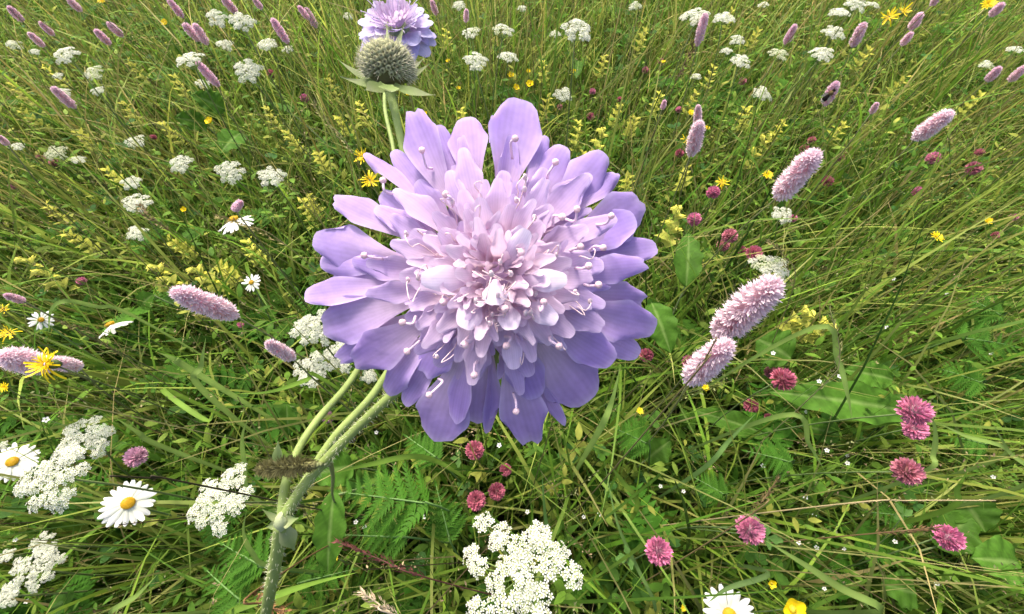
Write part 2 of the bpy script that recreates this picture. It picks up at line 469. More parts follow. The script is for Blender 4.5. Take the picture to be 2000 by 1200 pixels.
mb = MB()                                      # pale curled filaments
for k in range(48):
    a = rs.uniform(0, 6.283); r_ = 330 * rs.uniform(.05, .62)
    x, y = 968 + r_ * math.cos(a), 542 - r_ * math.sin(a)
    hh = 225 - 150 * min(1, r_ / 320) ** 1.2
    b = FPt(968 + (x - 968) * .7, 542 + (y - 542) * .7, hh - 45); t = FPt(x, y, hh + 4)
    cu = rs.normal(size=3) * .0008
    pp = smooth_path([b, (b + t) / 2 + cu * .6, t, t + cu * .8, t + cu * 1.1 - nrm(t - b) * .0005], 12)
    tube(mb, pp, .00007, (.88, .72, .74), 4, False)
    if rs.rand() < .5: ellipsoid(mb, pp[-1], (.0003, .0003, .0005), (.84, .70, .74), 5, 4)
child('stamen_filaments', mb.mesh('stamen_filaments', M_PINK, base_sc), head, kind='stuff')
HEADS.append((945, 540, 330, .07))

# the second, smaller bloom behind, seen from its side ----------------
c2 = P(776, 66, .24); R2 = 78 * .24 / FPX
ax2 = nrm(np.array([.05, -.12, 1.0]) + .0 * UP)
F2 = np.array(frame((0, 0, 0), ax2).to_3x3())
mb = MB(); ellipsoid(mb, c2 - ax2 * R2 * .1, (R2 * .42, R2 * .42, R2 * .4), (.2, .24, .12), 16, 8, F2)
head2 = child('flower_head', mb.mesh('flower_head', M_STEM, base_sc), plant, label='smaller lilac scabious bloom seen from the side')
for ri, (rf, cnt, w, z0, z1, tone) in enumerate([(1.0, 16, .50, .05, -.04, np.array([.54, .49, .78])), (.86, 16, .38, .12, .26, np.array([.60, .55, .80])), (.68, 14, .30, .2, .40, np.array([.68, .62, .82])), (.5, 14, .2, .25, .58, PAL), (.3, 10, .16, .25, .68, PAL)]):
    for k in range(cnt):
        a = 2 * math.pi * (k + rs.uniform(-.3, .3)) / cnt
        d = F2 @ np.array([math.cos(a), math.sin(a), 0])
        rr = rf * rs.uniform(.88, 1.1)
        b = c2 + d * R2 * .28 * (rf + .2) + ax2 * R2 * z0; t = c2 + d * R2 * rr + ax2 * R2 * (z1 + rs.uniform(-.1, .08))
        mb = MB(); sheet(mb, b, t, nrm(ax2 + d * .6 * (1 - rf)), R2 * w * 1.2 * rs.uniform(.8, 1.15), LIL * .6 + PAL * .4, tone * rs.uniform(.95, 1.08), claw=.3, endw=.8, curl=-.15 if rf > .8 else .05, cup=.25, seed=ri * 50 + k)
        child('petal', mb.mesh('petal', M_PETAL, base_sc), head2)
for k in range(40):
    a = rs.uniform(0, 6.28); rr = rs.uniform(.1, .85)
    d = F2 @ np.array([math.cos(a), math.sin(a), 0])
    b = c2 + d * R2 * rr * .6 + ax2 * R2 * .4; t = c2 + d * R2 * rr + ax2 * R2 * (.85 - .45 * rr * rr + rs.uniform(-.08, .08))
    mb = MB(); tube(mb, smooth_path([b, (b + t) / 2 + ax2 * .0006, t], 5), .0002, (.8, .7, .86), 5); ellipsoid(mb, t, (.0004, .0004, .0005), (.86, .76, .88), 5, 4)
    child('style', mb.mesh('style', M_PINK, base_sc), head2)
for k in range(8):
    a = 2 * math.pi * k / 8; d = F2 @ np.array([math.cos(a), math.sin(a), 0])
    mb = MB(); sheet(mb, c2 - ax2 * R2 * .4, c2 + d * R2 * .75 - ax2 * R2 * .22, ax2, R2 * .3, (.2, .26, .1), (.18, .25, .09), endw=.1, peak=.4, claw=.6, round_=0, seed=k)
    child('bract', mb.mesh('bract', M_LEAF, base_sc), head2)
HEADS.append((775, 40, 85, .24))

# the bristly seed head -----------------------------------------------
c3 = P(757, 128, .12); R3 = 51 * .12 / FPX
ax3 = nrm(UP * .9 - nrm(ray(757, 128)) * .35)
F3 = np.array(frame((0, 0, 0), ax3).to_3x3())
mb = MB(); ellipsoid(mb, c3, (R3 * .9, R3 * .9, R3 * .72), (.15, .14, .07), 24, 14, F3)
head3 = child('seed_head', mb.mesh('seed_head', M_DRY, base_sc), plant, label='round bristly green-brown seed head with pointed bracts')
mb = MB()
nS = 150
for k in range(nS):                            # seeds: a hairy cup with a dark pit and a crown of bristles
    zz = 1 - (k + .5) / nS * 1.55
    a = 2.399963 * k; rr = math.sqrt(max(0, 1 - zz * zz))
    d = F3 @ np.array([rr * math.cos(a), rr * math.sin(a), zz])
    p = c3 + (d - ax3 * (d @ ax3) * .16) * R3 * .93
    u = nrm(np.cross(d, [.3, .5, .8])); v = np.cross(d, u)
    ang = np.arange(6) * math.pi / 3
    ro = .125 * R3
    ring0 = p - d * R3 * .06 + (np.cos(ang)[:, None] * u + np.sin(ang)[:, None] * v) * ro
    ring1 = p + d * R3 * .09 + (np.cos(ang)[:, None] * u + np.sin(ang)[:, None] * v) * ro * .62
    pit = p + d * R3 * .02
    cc = np.array([.38, .39, .22]) * rs.uniform(.8, 1.2)
    mb.add(np.concatenate([ring0, ring1, [pit]]), np.concatenate([np.tile(cc * .6, (6, 1)), np.tile(cc, (6, 1)), [[.03, .02, .012]]]),
           [(i, (i + 1) % 6, 6 + (i + 1) % 6, 6 + i) for i in range(6)], [(6 + i, 6 + (i + 1) % 6, 12) for i in range(6)])
    for j in range(6):
        q = ring1[j]; e = q + nrm(d + (ring1[j] - p) / ro * .25 + rs.normal(size=3) * .15) * R3 * rs.uniform(.12, .26)
        w = np.cross(nrm(e - q), d + .3 * u); w = nrm(w) * .00007
        mb.add([q - w, q + w, e], (.60, .56, .44), tris=[(0, 1, 2)])
child('seeds', mb.mesh('seeds', M_DRY, base_sc), head3, kind='stuff')
for k, (tx, ty, dd, w) in enumerate([(655, 112, .125, 20), (664, 150, .118, 26), (712, 176, .108, 44), (762, 178, .104, 44), (851, 186, .112, 30), (843, 122, .125, 22), (832, 108, .13, 12), (756, 42, .135, 14), (790, 45, .134, 16), (700, 70, .135, 14)]):
    b = P(757 + (tx - 757) * .12, 166 if ty > 100 else 120, .12 + (dd - .12) * .4)
    mb = MB(); sheet(mb, b, P(tx, ty, dd), nrm(ax3 * .7 - ray(757, 128) * .5), w * dd / FPX * .95, (.19, .26, .09), (.25, .29, .15), endw=.04, peak=.35, claw=.5, round_=0, cup=.2, bend=-.06, rip=.05, seed=k)
    child('bract', mb.mesh('bract', M_LEAF, base_sc), head3)
HEADS.append((755, 125, 85, .12))
for (x, y, d) in [(530, 1150, .12), (545, 1080, .11), (560, 960, .1), (600, 900, .1), (650, 850, .1), (700, 790, .1), (740, 760, .1), (640, 790, .11)]:
    HEADS.append((x, y, 26, d))

# ------------------------------------------------------------------ flower head prototypes (unit size)
def proto_umbellet(seed, n=24, green=0.):
    r_ = np.random.RandomState(seed); mb = MB()
    for k in range(n):
        rr = math.sqrt((k + .5) / n) * .46; a = 2.4 * k + r_.uniform(-.3, .3)
        c = np.array([rr * math.cos(a), rr * math.sin(a), .16 - .55 * rr * rr + r_.uniform(-.03, .03)])
        nz = nrm([c[0] * 1.1 + r_.uniform(-.3, .3), c[1] * 1.1 + r_.uniform(-.3, .3), .8])
        u = nrm(np.cross(nz, [.3, .8, .1])); v = np.cross(nz, u)
        ph = r_.uniform(0, 6.28); R_ = r_.uniform(.10, .135)
        wh = np.array([.88, .88, .85]) * r_.uniform(.9, 1.05); wh = wh * (1 - green) + np.array([.5, .55, .25]) * green
        V = [c - nz * .01]; C = [(.45, .5, .18)]; T = []
        for j in range(5):
            b = ph + j * 2 * math.pi / 5
            d0 = math.cos(b) * u + math.sin(b) * v
            d1 = math.cos(b - .42) * u + math.sin(b - .42) * v; d2 = math.cos(b + .42) * u + math.sin(b + .42) * v
            i = len(V)
            V += [c + d1 * R_ * .75 + nz * .012, c + d0 * R_ + nz * .02, c + d2 * R_ * .75 + nz * .012]; C += [wh, wh, wh]
            T += [(0, i, i + 1), (0, i + 1, i + 2)]
        mb.add(V, C, tris=T)
        mb.add([c, c - nz * .01 + u * .012, np.array([0, 0, -.35]) + u * .01, np.array([0, 0, -.35])], (.22, .3, .09), [(0, 1, 2, 3)])
    return mb.mesh('umbellet', M_WHITE)
UMBELLETS = [proto_umbellet(i) for i in range(5)]
UMBELLETS_G = [proto_umbellet(20 + i, 18, .45) for i in range(3)]

def proto_spike(seed, n=170, base=(.82, .52, .61), tipc=(.90, .78, .82)):
    r_ = np.random.RandomState(seed); mb = MB(); base = np.array(base); tipc = np.array(tipc)
    prof = lambda z: np.clip(min(1, .45 + z * 3.2) * math.sqrt(max(.0, 1 - max(0, (z - .72) / .30) ** 2)), .2, 1)
    tube(mb, [[0, 0, z] for z in np.linspace(-.05, .97, 8)], [.06 * prof(max(z, 0)) + .02 for z in np.linspace(-.05, .97, 8)], base, 8)
    for k in range(n):
        z = (k + .5) / n; a = 2.4 * k + r_.uniform(-.25, .25); pr = prof(z)
        d = nrm([math.cos(a), math.sin(a), .25 + 1.1 * max(0, z - .6) * 2 + r_.uniform(-.15, .15)])
        c = np.array([0, 0, z * .96]) + d * .09 * pr
        u = nrm(np.cross(d, [0, 0, 1])); v = np.cross(d, u)
        Lf = .12 * pr * r_.uniform(.75, 1.15); ph = r_.uniform(0, 6)
        V = [c]; C = [base]; T = []
        cc = tipc * r_.uniform(.82, 1.1)
        for j in range(5):
            b = ph + j * 1.2566
            e0 = math.cos(b) * u + math.sin(b) * v; e1 = math.cos(b - .5) * u + math.sin(b - .5) * v; e2 = math.cos(b + .5) * u + math.sin(b + .5) * v
            i = len(V)
            V += [c + d * Lf * .62 + e1 * .042, c + d * Lf + e0 * .055, c + d * Lf * .62 + e2 * .042]; C += [(base + cc) / 2, cc, (base + cc) / 2]
            T += [(0, i, i + 1), (0, i + 1, i + 2)]
        for j in range(2):
            b = ph + j * 2.1; e0 = math.cos(b) * u + math.sin(b) * v; i = len(V)
            V += [c + d * Lf * .4 - u * .006, c + d * Lf * .4 + u * .006, c + d * Lf * 1.28 + e0 * .03]; C += [cc, cc, np.array([.9, .78, .82])]
            T.append((i, i + 1, i + 2))
        mb.add(V, C, tris=T)
    return mb.mesh('flower_spike', M_PINK)
SPIKES = [proto_spike(1), proto_spike(2), proto_spike(3)]
SPIKES_FAR = [proto_spike(4, 110, (.74, .44, .56), (.86, .64, .74)), proto_spike(5, 110, (.76, .48, .58), (.88, .68, .76))]

def proto_clover(seed, base, tipc, n=190):
    r_ = np.random.RandomState(seed); mb = MB(); base = np.array(base); tipc = np.array(tipc)
    ellipsoid(mb, (0, 0, 0), (.22, .22, .22), base * .5, 8, 6)
    for k in range(n):
        zz = 1 - 1.72 * (k + .5) / n; a = 2.4 * k; rr = math.sqrt(max(0, 1 - zz * zz))
        d = nrm(np.array([rr * math.cos(a), rr * math.sin(a), zz * .9 + .12]) + r_.normal(size=3) * .1)
        u = nrm(np.cross(d, [.2, .3, .9])); v = np.cross(d, u)
        L = .5 * r_.uniform(.88, 1.04); w = .05
        cc = tipc * r_.uniform(.65, 1.25) * (1 if r_.rand() > .15 else .6)
        m_ = d * L * .82 + np.array([0, 0, .03]); e = d * L * .97 + np.array([0, 0, .05]) + v * .03
        V = [d * .15, m_ - u * w, m_ + v * w * .8, m_ + u * w, e]
        mb.add(V, [base * .8, cc, cc * 1.1, cc, np.clip(cc * .9 + np.array([.16, .10, .14]) * r_.rand(), 0, .9)], tris=[(0, 1, 2), (0, 2, 3), (1, 4, 2), (2, 4, 3)])
    return mb.mesh('clover_head', M_PINK)
CLOVER = {'magenta': [proto_clover(1, (.64, .34, .44), (.66, .20, .36)), proto_clover(2, (.68, .40, .48), (.72, .26, .42))],
          'red': [proto_clover(3, (.46, .18, .20), (.60, .18, .26)), proto_clover(4, (.42, .18, .17), (.64, .25, .32))],
          'pale': [proto_clover(5, (.65, .40, .5), (.72, .44, .56))]}

def one_sheet(name, mat, cb, ct, w, **kw):
    mb = MB(); sheet(mb, (0, 0, 0), (1, 0, 0), (0, 0, 1), w, cb, ct, **kw); return mb.mesh(name, mat)
WH = (.86, .86, .84)
DAISY_P = [one_sheet('petal', M_WHITE, (.74, .76, .66), WH, .30, nA=5, nL=7, claw=.5, peak=.6, endw=.75, round_=.16, cup=-.25, curl=c, notch=.04, seed=i) for i, c in enumerate((-.08, -.18, .06))]
def proto_disc(seed, col):
    r_ = np.random.RandomState(seed); mb = MB(); col = np.array(col)
    ellipsoid(mb, (0, 0, -.05), (.95, .95, .42), col * .75, 16, 8)
    for k in range(150):
        rr = math.sqrt((k + .5) / 150) * .93; a = 2.4 * k; z = .42 * math.sqrt(max(0, 1 - rr * rr)) - .05
        c = np.array([rr * math.cos(a), rr * math.sin(a), z]); d = nrm([c[0] * .5, c[1] * .5, .8])
        u = nrm(np.cross(d, [.3, .1, .9])) * .055; v = nrm(np.cross(d, u)) * .055
        cc = col * r_.uniform(.7, 1.15)
        mb.add([c + u, c + v, c - u, c - v, c + d * .12], [cc * .6] * 4 + [cc * 1.1], tris=[(0, 1, 4), (1, 2, 4), (2, 3, 4), (3, 0, 4)])
    return mb.mesh('disc', M_YEL)
DISC = proto_disc(1, (.80, .50, .02))
YEL = np.array([.84, .66, .010]); YELO = np.array([.80, .54, .010])
HAWK_P = [one_sheet('petal', M_YEL, YELO, YEL, .13, nA=3, nL=6, claw=.5, peak=.4, endw=.95, round_=.06, cup=.3, curl=c, notch=.06, seed=i) for i, c in enumerate((.25, -.35, .5))]
CUP_P = one_sheet('petal', M_YEL, YELO, YEL, .85, nA=7, nL=7, claw=.3, peak=.7, endw=.85, round_=.25, cup=.25, curl=.25)
def proto_hawk(seed, n=34):
    r_ = np.random.RandomState(seed); mb = MB()
    for k in range(n):
        a = 2.4 * k; f = .35 + .65 * (k + 1) / n
        d = np.array([math.cos(a), math.sin(a), 0]); t = d * f + np.array([0, 0, .35 * (1 - f) + .1 + r_.uniform(-.1, .1)])
        sheet(mb, d * .06, t, nrm(np.array([0, 0, 1]) - d * .3), .15, YELO * .9, YEL * r_.uniform(.85, 1.1), nA=3, nL=4, claw=.5, endw=.9, round_=.05, seed=k)
    return mb.mesh('flower_rays', M_YEL)
HAWK = [proto_hawk(1), proto_hawk(2)]
SEPAL = one_sheet('sepal', M_LEAF, (.1, .16, .04), (.12, .2, .05), .5, nA=3, nL=4, claw=.7, peak=.4, endw=.1)
LEAFLET = one_sheet('leaflet', M_LEAF, (.075, .16, .035), (.085, .18, .04), .62, nA=5, nL=7, claw=.25, peak=.55, endw=.7, round_=.35, cup=.2)
RAT_B = [one_sheet('bract', M_LEAF, (.38, .42, .08), (.46, .46, .09), .7, nA=5, nL=6, claw=.8, peak=.3, endw=.08, round_=.05, cup=.35, curl=-.15, notch=.05, seed=i) for i in range(2)]
RAT_P = one_sheet('petal', M_YEL, (.62, .60, .12), (.78, .70, .08), .4, nA=5, nL=6, claw=.7, peak=.5, endw=.5, round_=.3, cup=.6, curl=-.3)
def proto_rattle(seed):
    r_ = np.random.RandomState(seed); mb = MB()
    for k in range(16):
        z = k / 15; a = 1.571 * k + r_.uniform(-.2, .2); d = np.array([math.cos(a), math.sin(a), 0])
        L = (.40 - .18 * z) * r_.uniform(.8, 1.1)
        sheet(mb, np.array([0, 0, z]) + d * .01, np.array([0, 0, z + .1]) + d * L, nrm(np.array([0, 0, 1]) - d * .4), L * .62, np.array([.26, .30, .05]) + np.array([.2, .17, .02]) * z, np.array([.34, .37, .06]) + np.array([.2, .17, .02]) * z, nA=3, nL=4, claw=.8, peak=.3, endw=.08, round_=.05, seed=k)
        if z > .5 and k % 2:
            sheet(mb, np.array([0, 0, z]), np.array([0, 0, z + .13]) + d * L * .75, np.array([0, 0, 1]), L * .3, (.6, .58, .14), (.78, .72, .14), nA=3, nL=4, claw=.7, endw=.5, cup=.5, seed=k)
    return mb.mesh('flower_spike', M_LEAF)
RATTLE = [proto_rattle(i) for i in range(4)]

# ------------------------------------------------------------------ placing flowers
def place(x, y, wpx, size, zmin, zmax):
    r = ray(x, y); d = FPX * size / wpx; z = H + r[2] * d
    z = min(max(z, zmin), zmax); d = (z - H) / r[2]
    return CP + r * d, wpx * d / FPX, d

def finish_stem(o_name, label, cat, group, head, r, col, lean=None, axis=None):
    head = np.asarray(head)
    mb, b, pts = stem_mesh(head, r, col, lean)
    o = root(o_name, b, label or 'x', cat, group)
    (MARKS if label else UNNAMED).append((o, head, o_name))
    child('stem', mb.mesh('stem', M_STEM, b), o)
    return o, b, pts

def umbel(x, y, w, label=None, green=0, tilt=None, n=None, loose=0., group='white umbels in the meadow'):
    size = .058 if w > 100 else (.05 if w > 60 else .042)
    p, S, d = place(x, y, w, size, .27, .56)
    R = S / 2
    up = nrm(np.array([rs.uniform(-.2, .2), rs.uniform(-.2, .2), 1.0]) + (0 if tilt is None else np.array(tilt)) + .18 * nrm(CP - p))
    hub = p - up * R * .75
    o, b, pts = finish_stem('white_umbel', label, 'flower', group, hub, .0011, (.12, .16, .05))
    n = n or (18 if w > 90 else 16 if w > 45 else 11)
    F = np.array(frame((0, 0, 0), up).to_3x3())
    mb = MB()
    for k in range(n):
        rr = math.sqrt((k + .3) / n) * .80; a = 2.4 * k + rs.uniform(-.3, .3)
        rr *= rs.uniform(.88, 1.08) if not loose else rs.uniform(.7, 1.2)
        loc = F @ np.array([rr * R * math.cos(a), rr * R * math.sin(a), R * (-.28 * rr * rr + rs.uniform(-.06, .06))])
        c = p + loc
        dn = nrm(c - hub)
        sz = R * (1.12 if n < 12 else 1.0 if n < 17 else .95) / math.sqrt(n) * 2.0 * rs.uniform(.8, 1.1)
        pool = UMBELLETS_G if rs.rand() < green else UMBELLETS
        child('umbellet', pool[rs.randint(len(pool))], o, frame(c, nrm(dn * .6 + up), None, sz, rs.uniform(0, 6)))
        e = c - nrm(dn * .6 + up) * sz * .33
        tube(mb, smooth_path([hub, (hub + e) / 2 + up * R * -.05, e], 4), .00035, (.2, .28, .08), 4, False)
    child('umbel_rays', mb.mesh('umbel_rays', M_STEM, b), o, kind='stuff')
    keep(p, w * .5)
    return o

def bistort(tx, ty, bx, by, w, label=None, far=False, L=None, group='pink bistort spikes in the meadow', mesh=None, zc=.44):
    best = None
    plen = math.hypot(tx - bx, ty - by)
    L = L or (.046 if far else .058)
    for z in np.linspace(.30, .58, 57):
        B = PZ(bx, by, z); r = ray(tx, ty); q = B - CP
        A_, B_, C_ = r @ r, -2 * (r @ q), q @ q - L * L
        disc = B_ * B_ - 4 * A_ * C_
        if disc < 0: continue
        for sg in (-1, 1):
            T = CP + r * ((-B_ + sg * math.sqrt(disc)) / (2 * A_))
            sc = nrm(T - B)[2] - abs(z - zc) * (.8 if zc == .44 else 5)
            if best is None or sc > best[0]: best = (sc, B, T)
    if best is None:
        z = .40; B = PZ(bx, by, z); T = P(tx, ty, depth_of(B)); best = (0, B, T)
    _, B, T = best
    d = depth_of((B + T) / 2); Ll = np.linalg.norm(T - B); wid = w * d / FPX
    ax = nrm(T - B)
    o, b, pts = finish_stem('bistort_spike', label, 'flower', group, B + ax * Ll * .05, .0009, (.14, .15, .06), lean=-ax[:2] * .08 + rs.uniform(-.02, .02, 2))
    pool = SPIKES_FAR if far else SPIKES
    sxy = wid / .40
    child('flower_spike', mesh or pool[rs.randint(len(pool))], o, frame(B, ax, None, (sxy, sxy, Ll), rs.uniform(0, 6)))
    keep(B * .5 + T * .5, max(plen * .5, 8)); keep(T, w * .5)
    return o

def clover(x, y, w, kind='red', label=None, leaves=0, group='clover heads in the meadow', zr=(.2, .42)):
    p, S, d = place(x, y, w, .024, *zr)
    up = nrm([rs.uniform(-.35, .35), rs.uniform(-.35, .35), 1])
    o, b, pts = finish_stem('clover_flower', label, 'flower', group, p - up * S * .3, .0008, (.10, .15, .05))
    pool = CLOVER[kind]
    child('flower_head', pool[rs.randint(len(pool))], o, frame(p, up, None, S, rs.uniform(0, 6)))
    for k in range(leaves):
        a0 = rs.uniform(0, 6.28) + k * 2.5; q = p + np.array([math.cos(a0) * S * .9, math.sin(a0) * S * .9, -S * rs.uniform(.6, 1.2)])
        for j in range(3):
            a = a0 + (j - 1) * 1.5
            child('leaflet', LEAFLET, o, frame(q, nrm([rs.uniform(-.3, .3), rs.uniform(-.3, .3), 1]), [math.cos(a), math.sin(a), .15], S * rs.uniform(.38, .55)))
        st = MB(); tube(st, smooth_path([pts[6], (pts[6] + q) / 2 + [0, 0, .005], q], 5), .0005, (.1, .16, .05), 5)
        child('leaf_stalk', st.mesh('leaf_stalk', M_STEM, b), o)
    keep(p, w * .55)
    return o

def daisy(x, y, w, label, normal, n=21, droop=0., zr=(.28, .52), group='ox-eye daisies in the meadow', disc=.24):
    p, S, d = place(x, y, w, .046, *zr)
    R = S / 2; nz = nrm(normal)
    o, b, pts = finish_stem('oxeye_daisy', label, 'flower', group, p - nz * R * .22, .0011, (.10, .16, .05))
    for k in range(n):
        a = 2 * math.pi * (k + rs.uniform(-.25, .25)) / n
        F = np.array(frame((0, 0, 0), nz).to_3x3())
        dr = F @ np.array([math.cos(a), math.sin(a), rs.uniform(-.12, .05) - droop])
        base = p + dr * R * disc * .8 - nz * R * .03
        L = R * (1 - disc * .8) * rs.uniform(.9, 1.06)
        child('petal', DAISY_P[rs.randint(3)], o, frame(base, nrm(nz + rs.normal(size=3) * .12), dr, (L, L, L)))
    child('disc', DISC, o, frame(p + nz * R * .02, nz, None, R * disc * 1.1))
    for k in range(8):
        a = 2 * math.pi * k / 8; F = np.array(frame((0, 0, 0), nz).to_3x3())
        dr = F @ np.array([math.cos(a), math.sin(a), .3])
        child('sepal', SEPAL, o, frame(p - nz * R * .2, nrm(dr + nz * -1), dr, R * .3))
    keep(p, w * .5)
    return o

def frame_x(origin, xdir, n, s):               # x along xdir, z near n (for sheets laid along +x)
    x = nrm(xdir); y = nrm(np.cross(n, x)); z = np.cross(x, y); s = np.broadcast_to(np.asarray(s, float), (3,))
    M = Matrix.Identity(4)
    for i in range(3):
        M[i][0], M[i][1], M[i][2], M[i][3] = x[i] * s[0], y[i] * s[1], z[i] * s[2], origin[i]
    return M
_frame_z = frame
def frame(origin, z, x=None, s=1.0, spin=0.):
    if x is not None and not np.allclose(x, UP): return frame_x(origin, x, z, s)
    return _frame_z(origin, z, x, s, spin)

def hawkbit(x, y, w, label=None, big=False, normal=None, group='yellow hawkbit heads in the meadow', n=34):
    p, S, d = place(x, y, w, .034 if big else .026, .27, .52)
    R = S / 2; nz = nrm(normal if normal is not None else np.array([rs.uniform(-.4, .4), rs.uniform(-.4, .4), 1]) + .5 * nrm(CP - p))
    o, b, pts = finish_stem('hawkbit_flower', label, 'flower', group, p - nz * R * .3, .0008, (.10, .13, .04))
    if big:
        F = np.array(_frame_z((0, 0, 0), nz).to_3x3())
        for k in range(n):
            a = 2.4 * k; f = .3 + .7 * (k + 1) / n
            dr = F @ np.array([math.cos(a), math.sin(a), .9 * (1 - f) + rs.uniform(-.25, .1)])
            child('petal', HAWK_P[rs.randint(3)], o, frame_x(p + dr * R * .1, dr, nz, R * f * rs.uniform(.85, 1.1)))
    else:
        child('flower_rays', HAWK[rs.randint(2)], o, _frame_z(p, nz, None, R, rs.uniform(0, 6)))
    mb = MB(); tube(mb, [p - nz * R * .65, p - nz * R * .4, p - nz * R * .12], [R * .12, R * .26, R * .2], (.10, .14, .05), 8)
    child('calyx', mb.mesh('calyx', M_STEM, b), o)
    keep(p, w * .5)
    return o

def buttercup(x, y, w, label=None, group='yellow buttercups in the meadow', normal=None):
    p, S, d = place(x, y, w, .018, .24, .5)
    R = S / 2; nz = nrm(normal if normal is not None else [rs.uniform(-.3, .3), rs.uniform(-.5, .1), 1])
    o, b, pts = finish_stem('buttercup', label, 'flower', group, p - nz * R * .2, .0006, (.1, .15, .05))
    F = np.array(_frame_z((0, 0, 0), nz).to_3x3())
    for k in range(5):
        a = 2 * math.pi * k / 5 + rs.uniform(-.1, .1)
        dr = F @ np.array([math.cos(a), math.sin(a), .35])
        child('petal', CUP_P, o, frame_x(p - nz * R * .15, dr, nz, R * rs.uniform(1, 1.15)))
    mb = MB(); ellipsoid(mb, p, (R * .3, R * .3, R * .3), (.55, .45, .03), 8, 5, wob=.2)
    child('flower_centre', mb.mesh('flower_centre', M_YEL, b), o)
    keep(p, w * .6)
    return o

def rattle(x, y, hpx, label=None, big=False, group='yellow rattle spikes in the meadow'):
    """x, y: top of the spike"""
    p, S, d = place(x, y, hpx, .075 if big else .06, .26, .46)
    Lh = .075 if big else .054
    up = nrm([rs.uniform(-.2, .2), rs.uniform(-.2, .2), 1]); bot = p - up * Lh
    o, b, pts = finish_stem('yellow_rattle', label, 'flower', group, p - up * Lh * .05, .0008, (.2, .22, .07))
    if big:
        for k in range(12):
            z = k / 11; a = 1.571 * k + rs.uniform(-.2, .2); dr = nrm([math.cos(a), math.sin(a), .45])
            s_ = Lh * (.34 - .14 * z)
            child('bract', RAT_B[k % 2], o, frame_x(bot + up * Lh * z, dr, up, s_))
            if z > .35 and k % 2 == 0 or z > .8:
                child('petal', RAT_P, o, frame_x(bot + up * Lh * (z + .04), nrm(dr + up * .3), up, s_ * .8))
    else:
        child('flower_spike', RATTLE[rs.randint(4)], o, _frame_z(bot, up, None, Lh, rs.uniform(0, 6)))
    keep(p, max(10, hpx * .3))
    return o

# umbels: x, y, width in photo pixels, label
GU = 'white umbels in the meadow'
for a in [
    (1010, 1112, 250, 'big white umbel of open lacy clusters below the large lilac flower'),
    (430, 970, 146, 'white umbel with separate rounded clusters beside the scabious stem'),
    (165, 858, 108, 'dense white umbel adjoining a larger one above the daisy with an open yellow disc'),
    (96, 938, 148, 'wide dense white umbel between two ox-eye daisies'),
    (62, 1112, 98, 'dense white umbel under the pair of joined umbels'),
    (82, 1064, 52, 'little white umbel touching the dense umbel under it'),
    (612, 640, 92, 'white umbel peeping out behind the lilac petals near a bistort stub'),
    (607, 716, 88, 'open white umbel beside the scabious stalks under the lilac petals'),
    (665, 690, 80, 'white umbel almost hidden behind the lilac petals'),
    (1507, 518, 86, 'greenish white open umbel touching the tip of the stoutest bistort'),
    (1530, 418, 46, 'small round white umbel with a red clover head at its edge'),
    (482, 135, 62, 'bright white umbel next to a tilted mauve bistort spike'),
    (367, 112, 60, 'broad white umbel just behind a tilted mauve bistort spike'),
    (470, 38, 54, 'domed white umbel near two crowded mauve bistort spikes'),
    (1130, 55, 72, 'domed bright white umbel standing alone in open grass'),
    (1607, 102, 50, 'flat white umbel between two upright mauve bistort spikes'),
    (1490, 180, 42, 'white umbel near the spike with a bumblebee'),
    (1448, 115, 46, 'white umbel over a pale rattle spike'),
    (1358, 28, 62, 'white umbel above a faded brown spike'),
    (530, 340, 60, 'white umbel of several tufts beside a twin of equal size'),
    (445, 333, 62, 'flat white umbel of ragged tufts beside its twin'),
    (265, 395, 58, 'loose white umbel drooping under a second small umbel'),
    (255, 355, 46, 'small loose umbel resting over a larger loose one'),
    (125, 103, 56, 'long flat white umbel seen nearly edge on'),
    (350, 318, 52, 'greyish white umbel seen edge on in dark grass')]:
    umbel(a[0], a[1], a[2], a[3], green=.5 if 'greenish' in a[3] else 0., loose=1 if 'loose' in a[3] or 'lacy' in a[3] else 0, n=20 if a[2] > 190 else None)
for a in [(437, 85, 36), (520, 85, 42), (420, 32, 46), (112, 147, 22), (180, 140, 44, .6), (188, 176, 28), (122, 178, 28), (25, 85, 30, .5), (66, 100, 20), (150, 310, 30, .3), (33, 285, 26),
          (262, 275, 42, .4), (265, 453, 46), (105, 298, 44, .8), (395, 162, 28), (10, 1085, 30), (12, 1165, 44), (920, 60, 46, .2), (983, 55, 50, .3), (930, 115, 56), (993, 108, 42), (1100, 182, 40),
          (895, 8, 30), (1020, 15, 20), (1415, 32, 42), (1440, 75, 32), (1420, 98, 24), (1630, 60, 46), (1640, 22, 40), (1522, 102, 46, .9), (1675, 5, 50), (1985, 95, 30), (1360, 148, 24, .2), (1930, 125, 28, .3),
          (1192, 345, 26), (720, 735, 34), (5, 870, 20), (680, 30, 22, .2), (1705, 8, 30), (560, 95, 24, .3), (1085, 65, 24), (1240, 10, 26, .4), (1490, 8, 22)]:
    umbel(a[0], a[1], a[2], green=a[3] if len(a) > 3 else 0.)

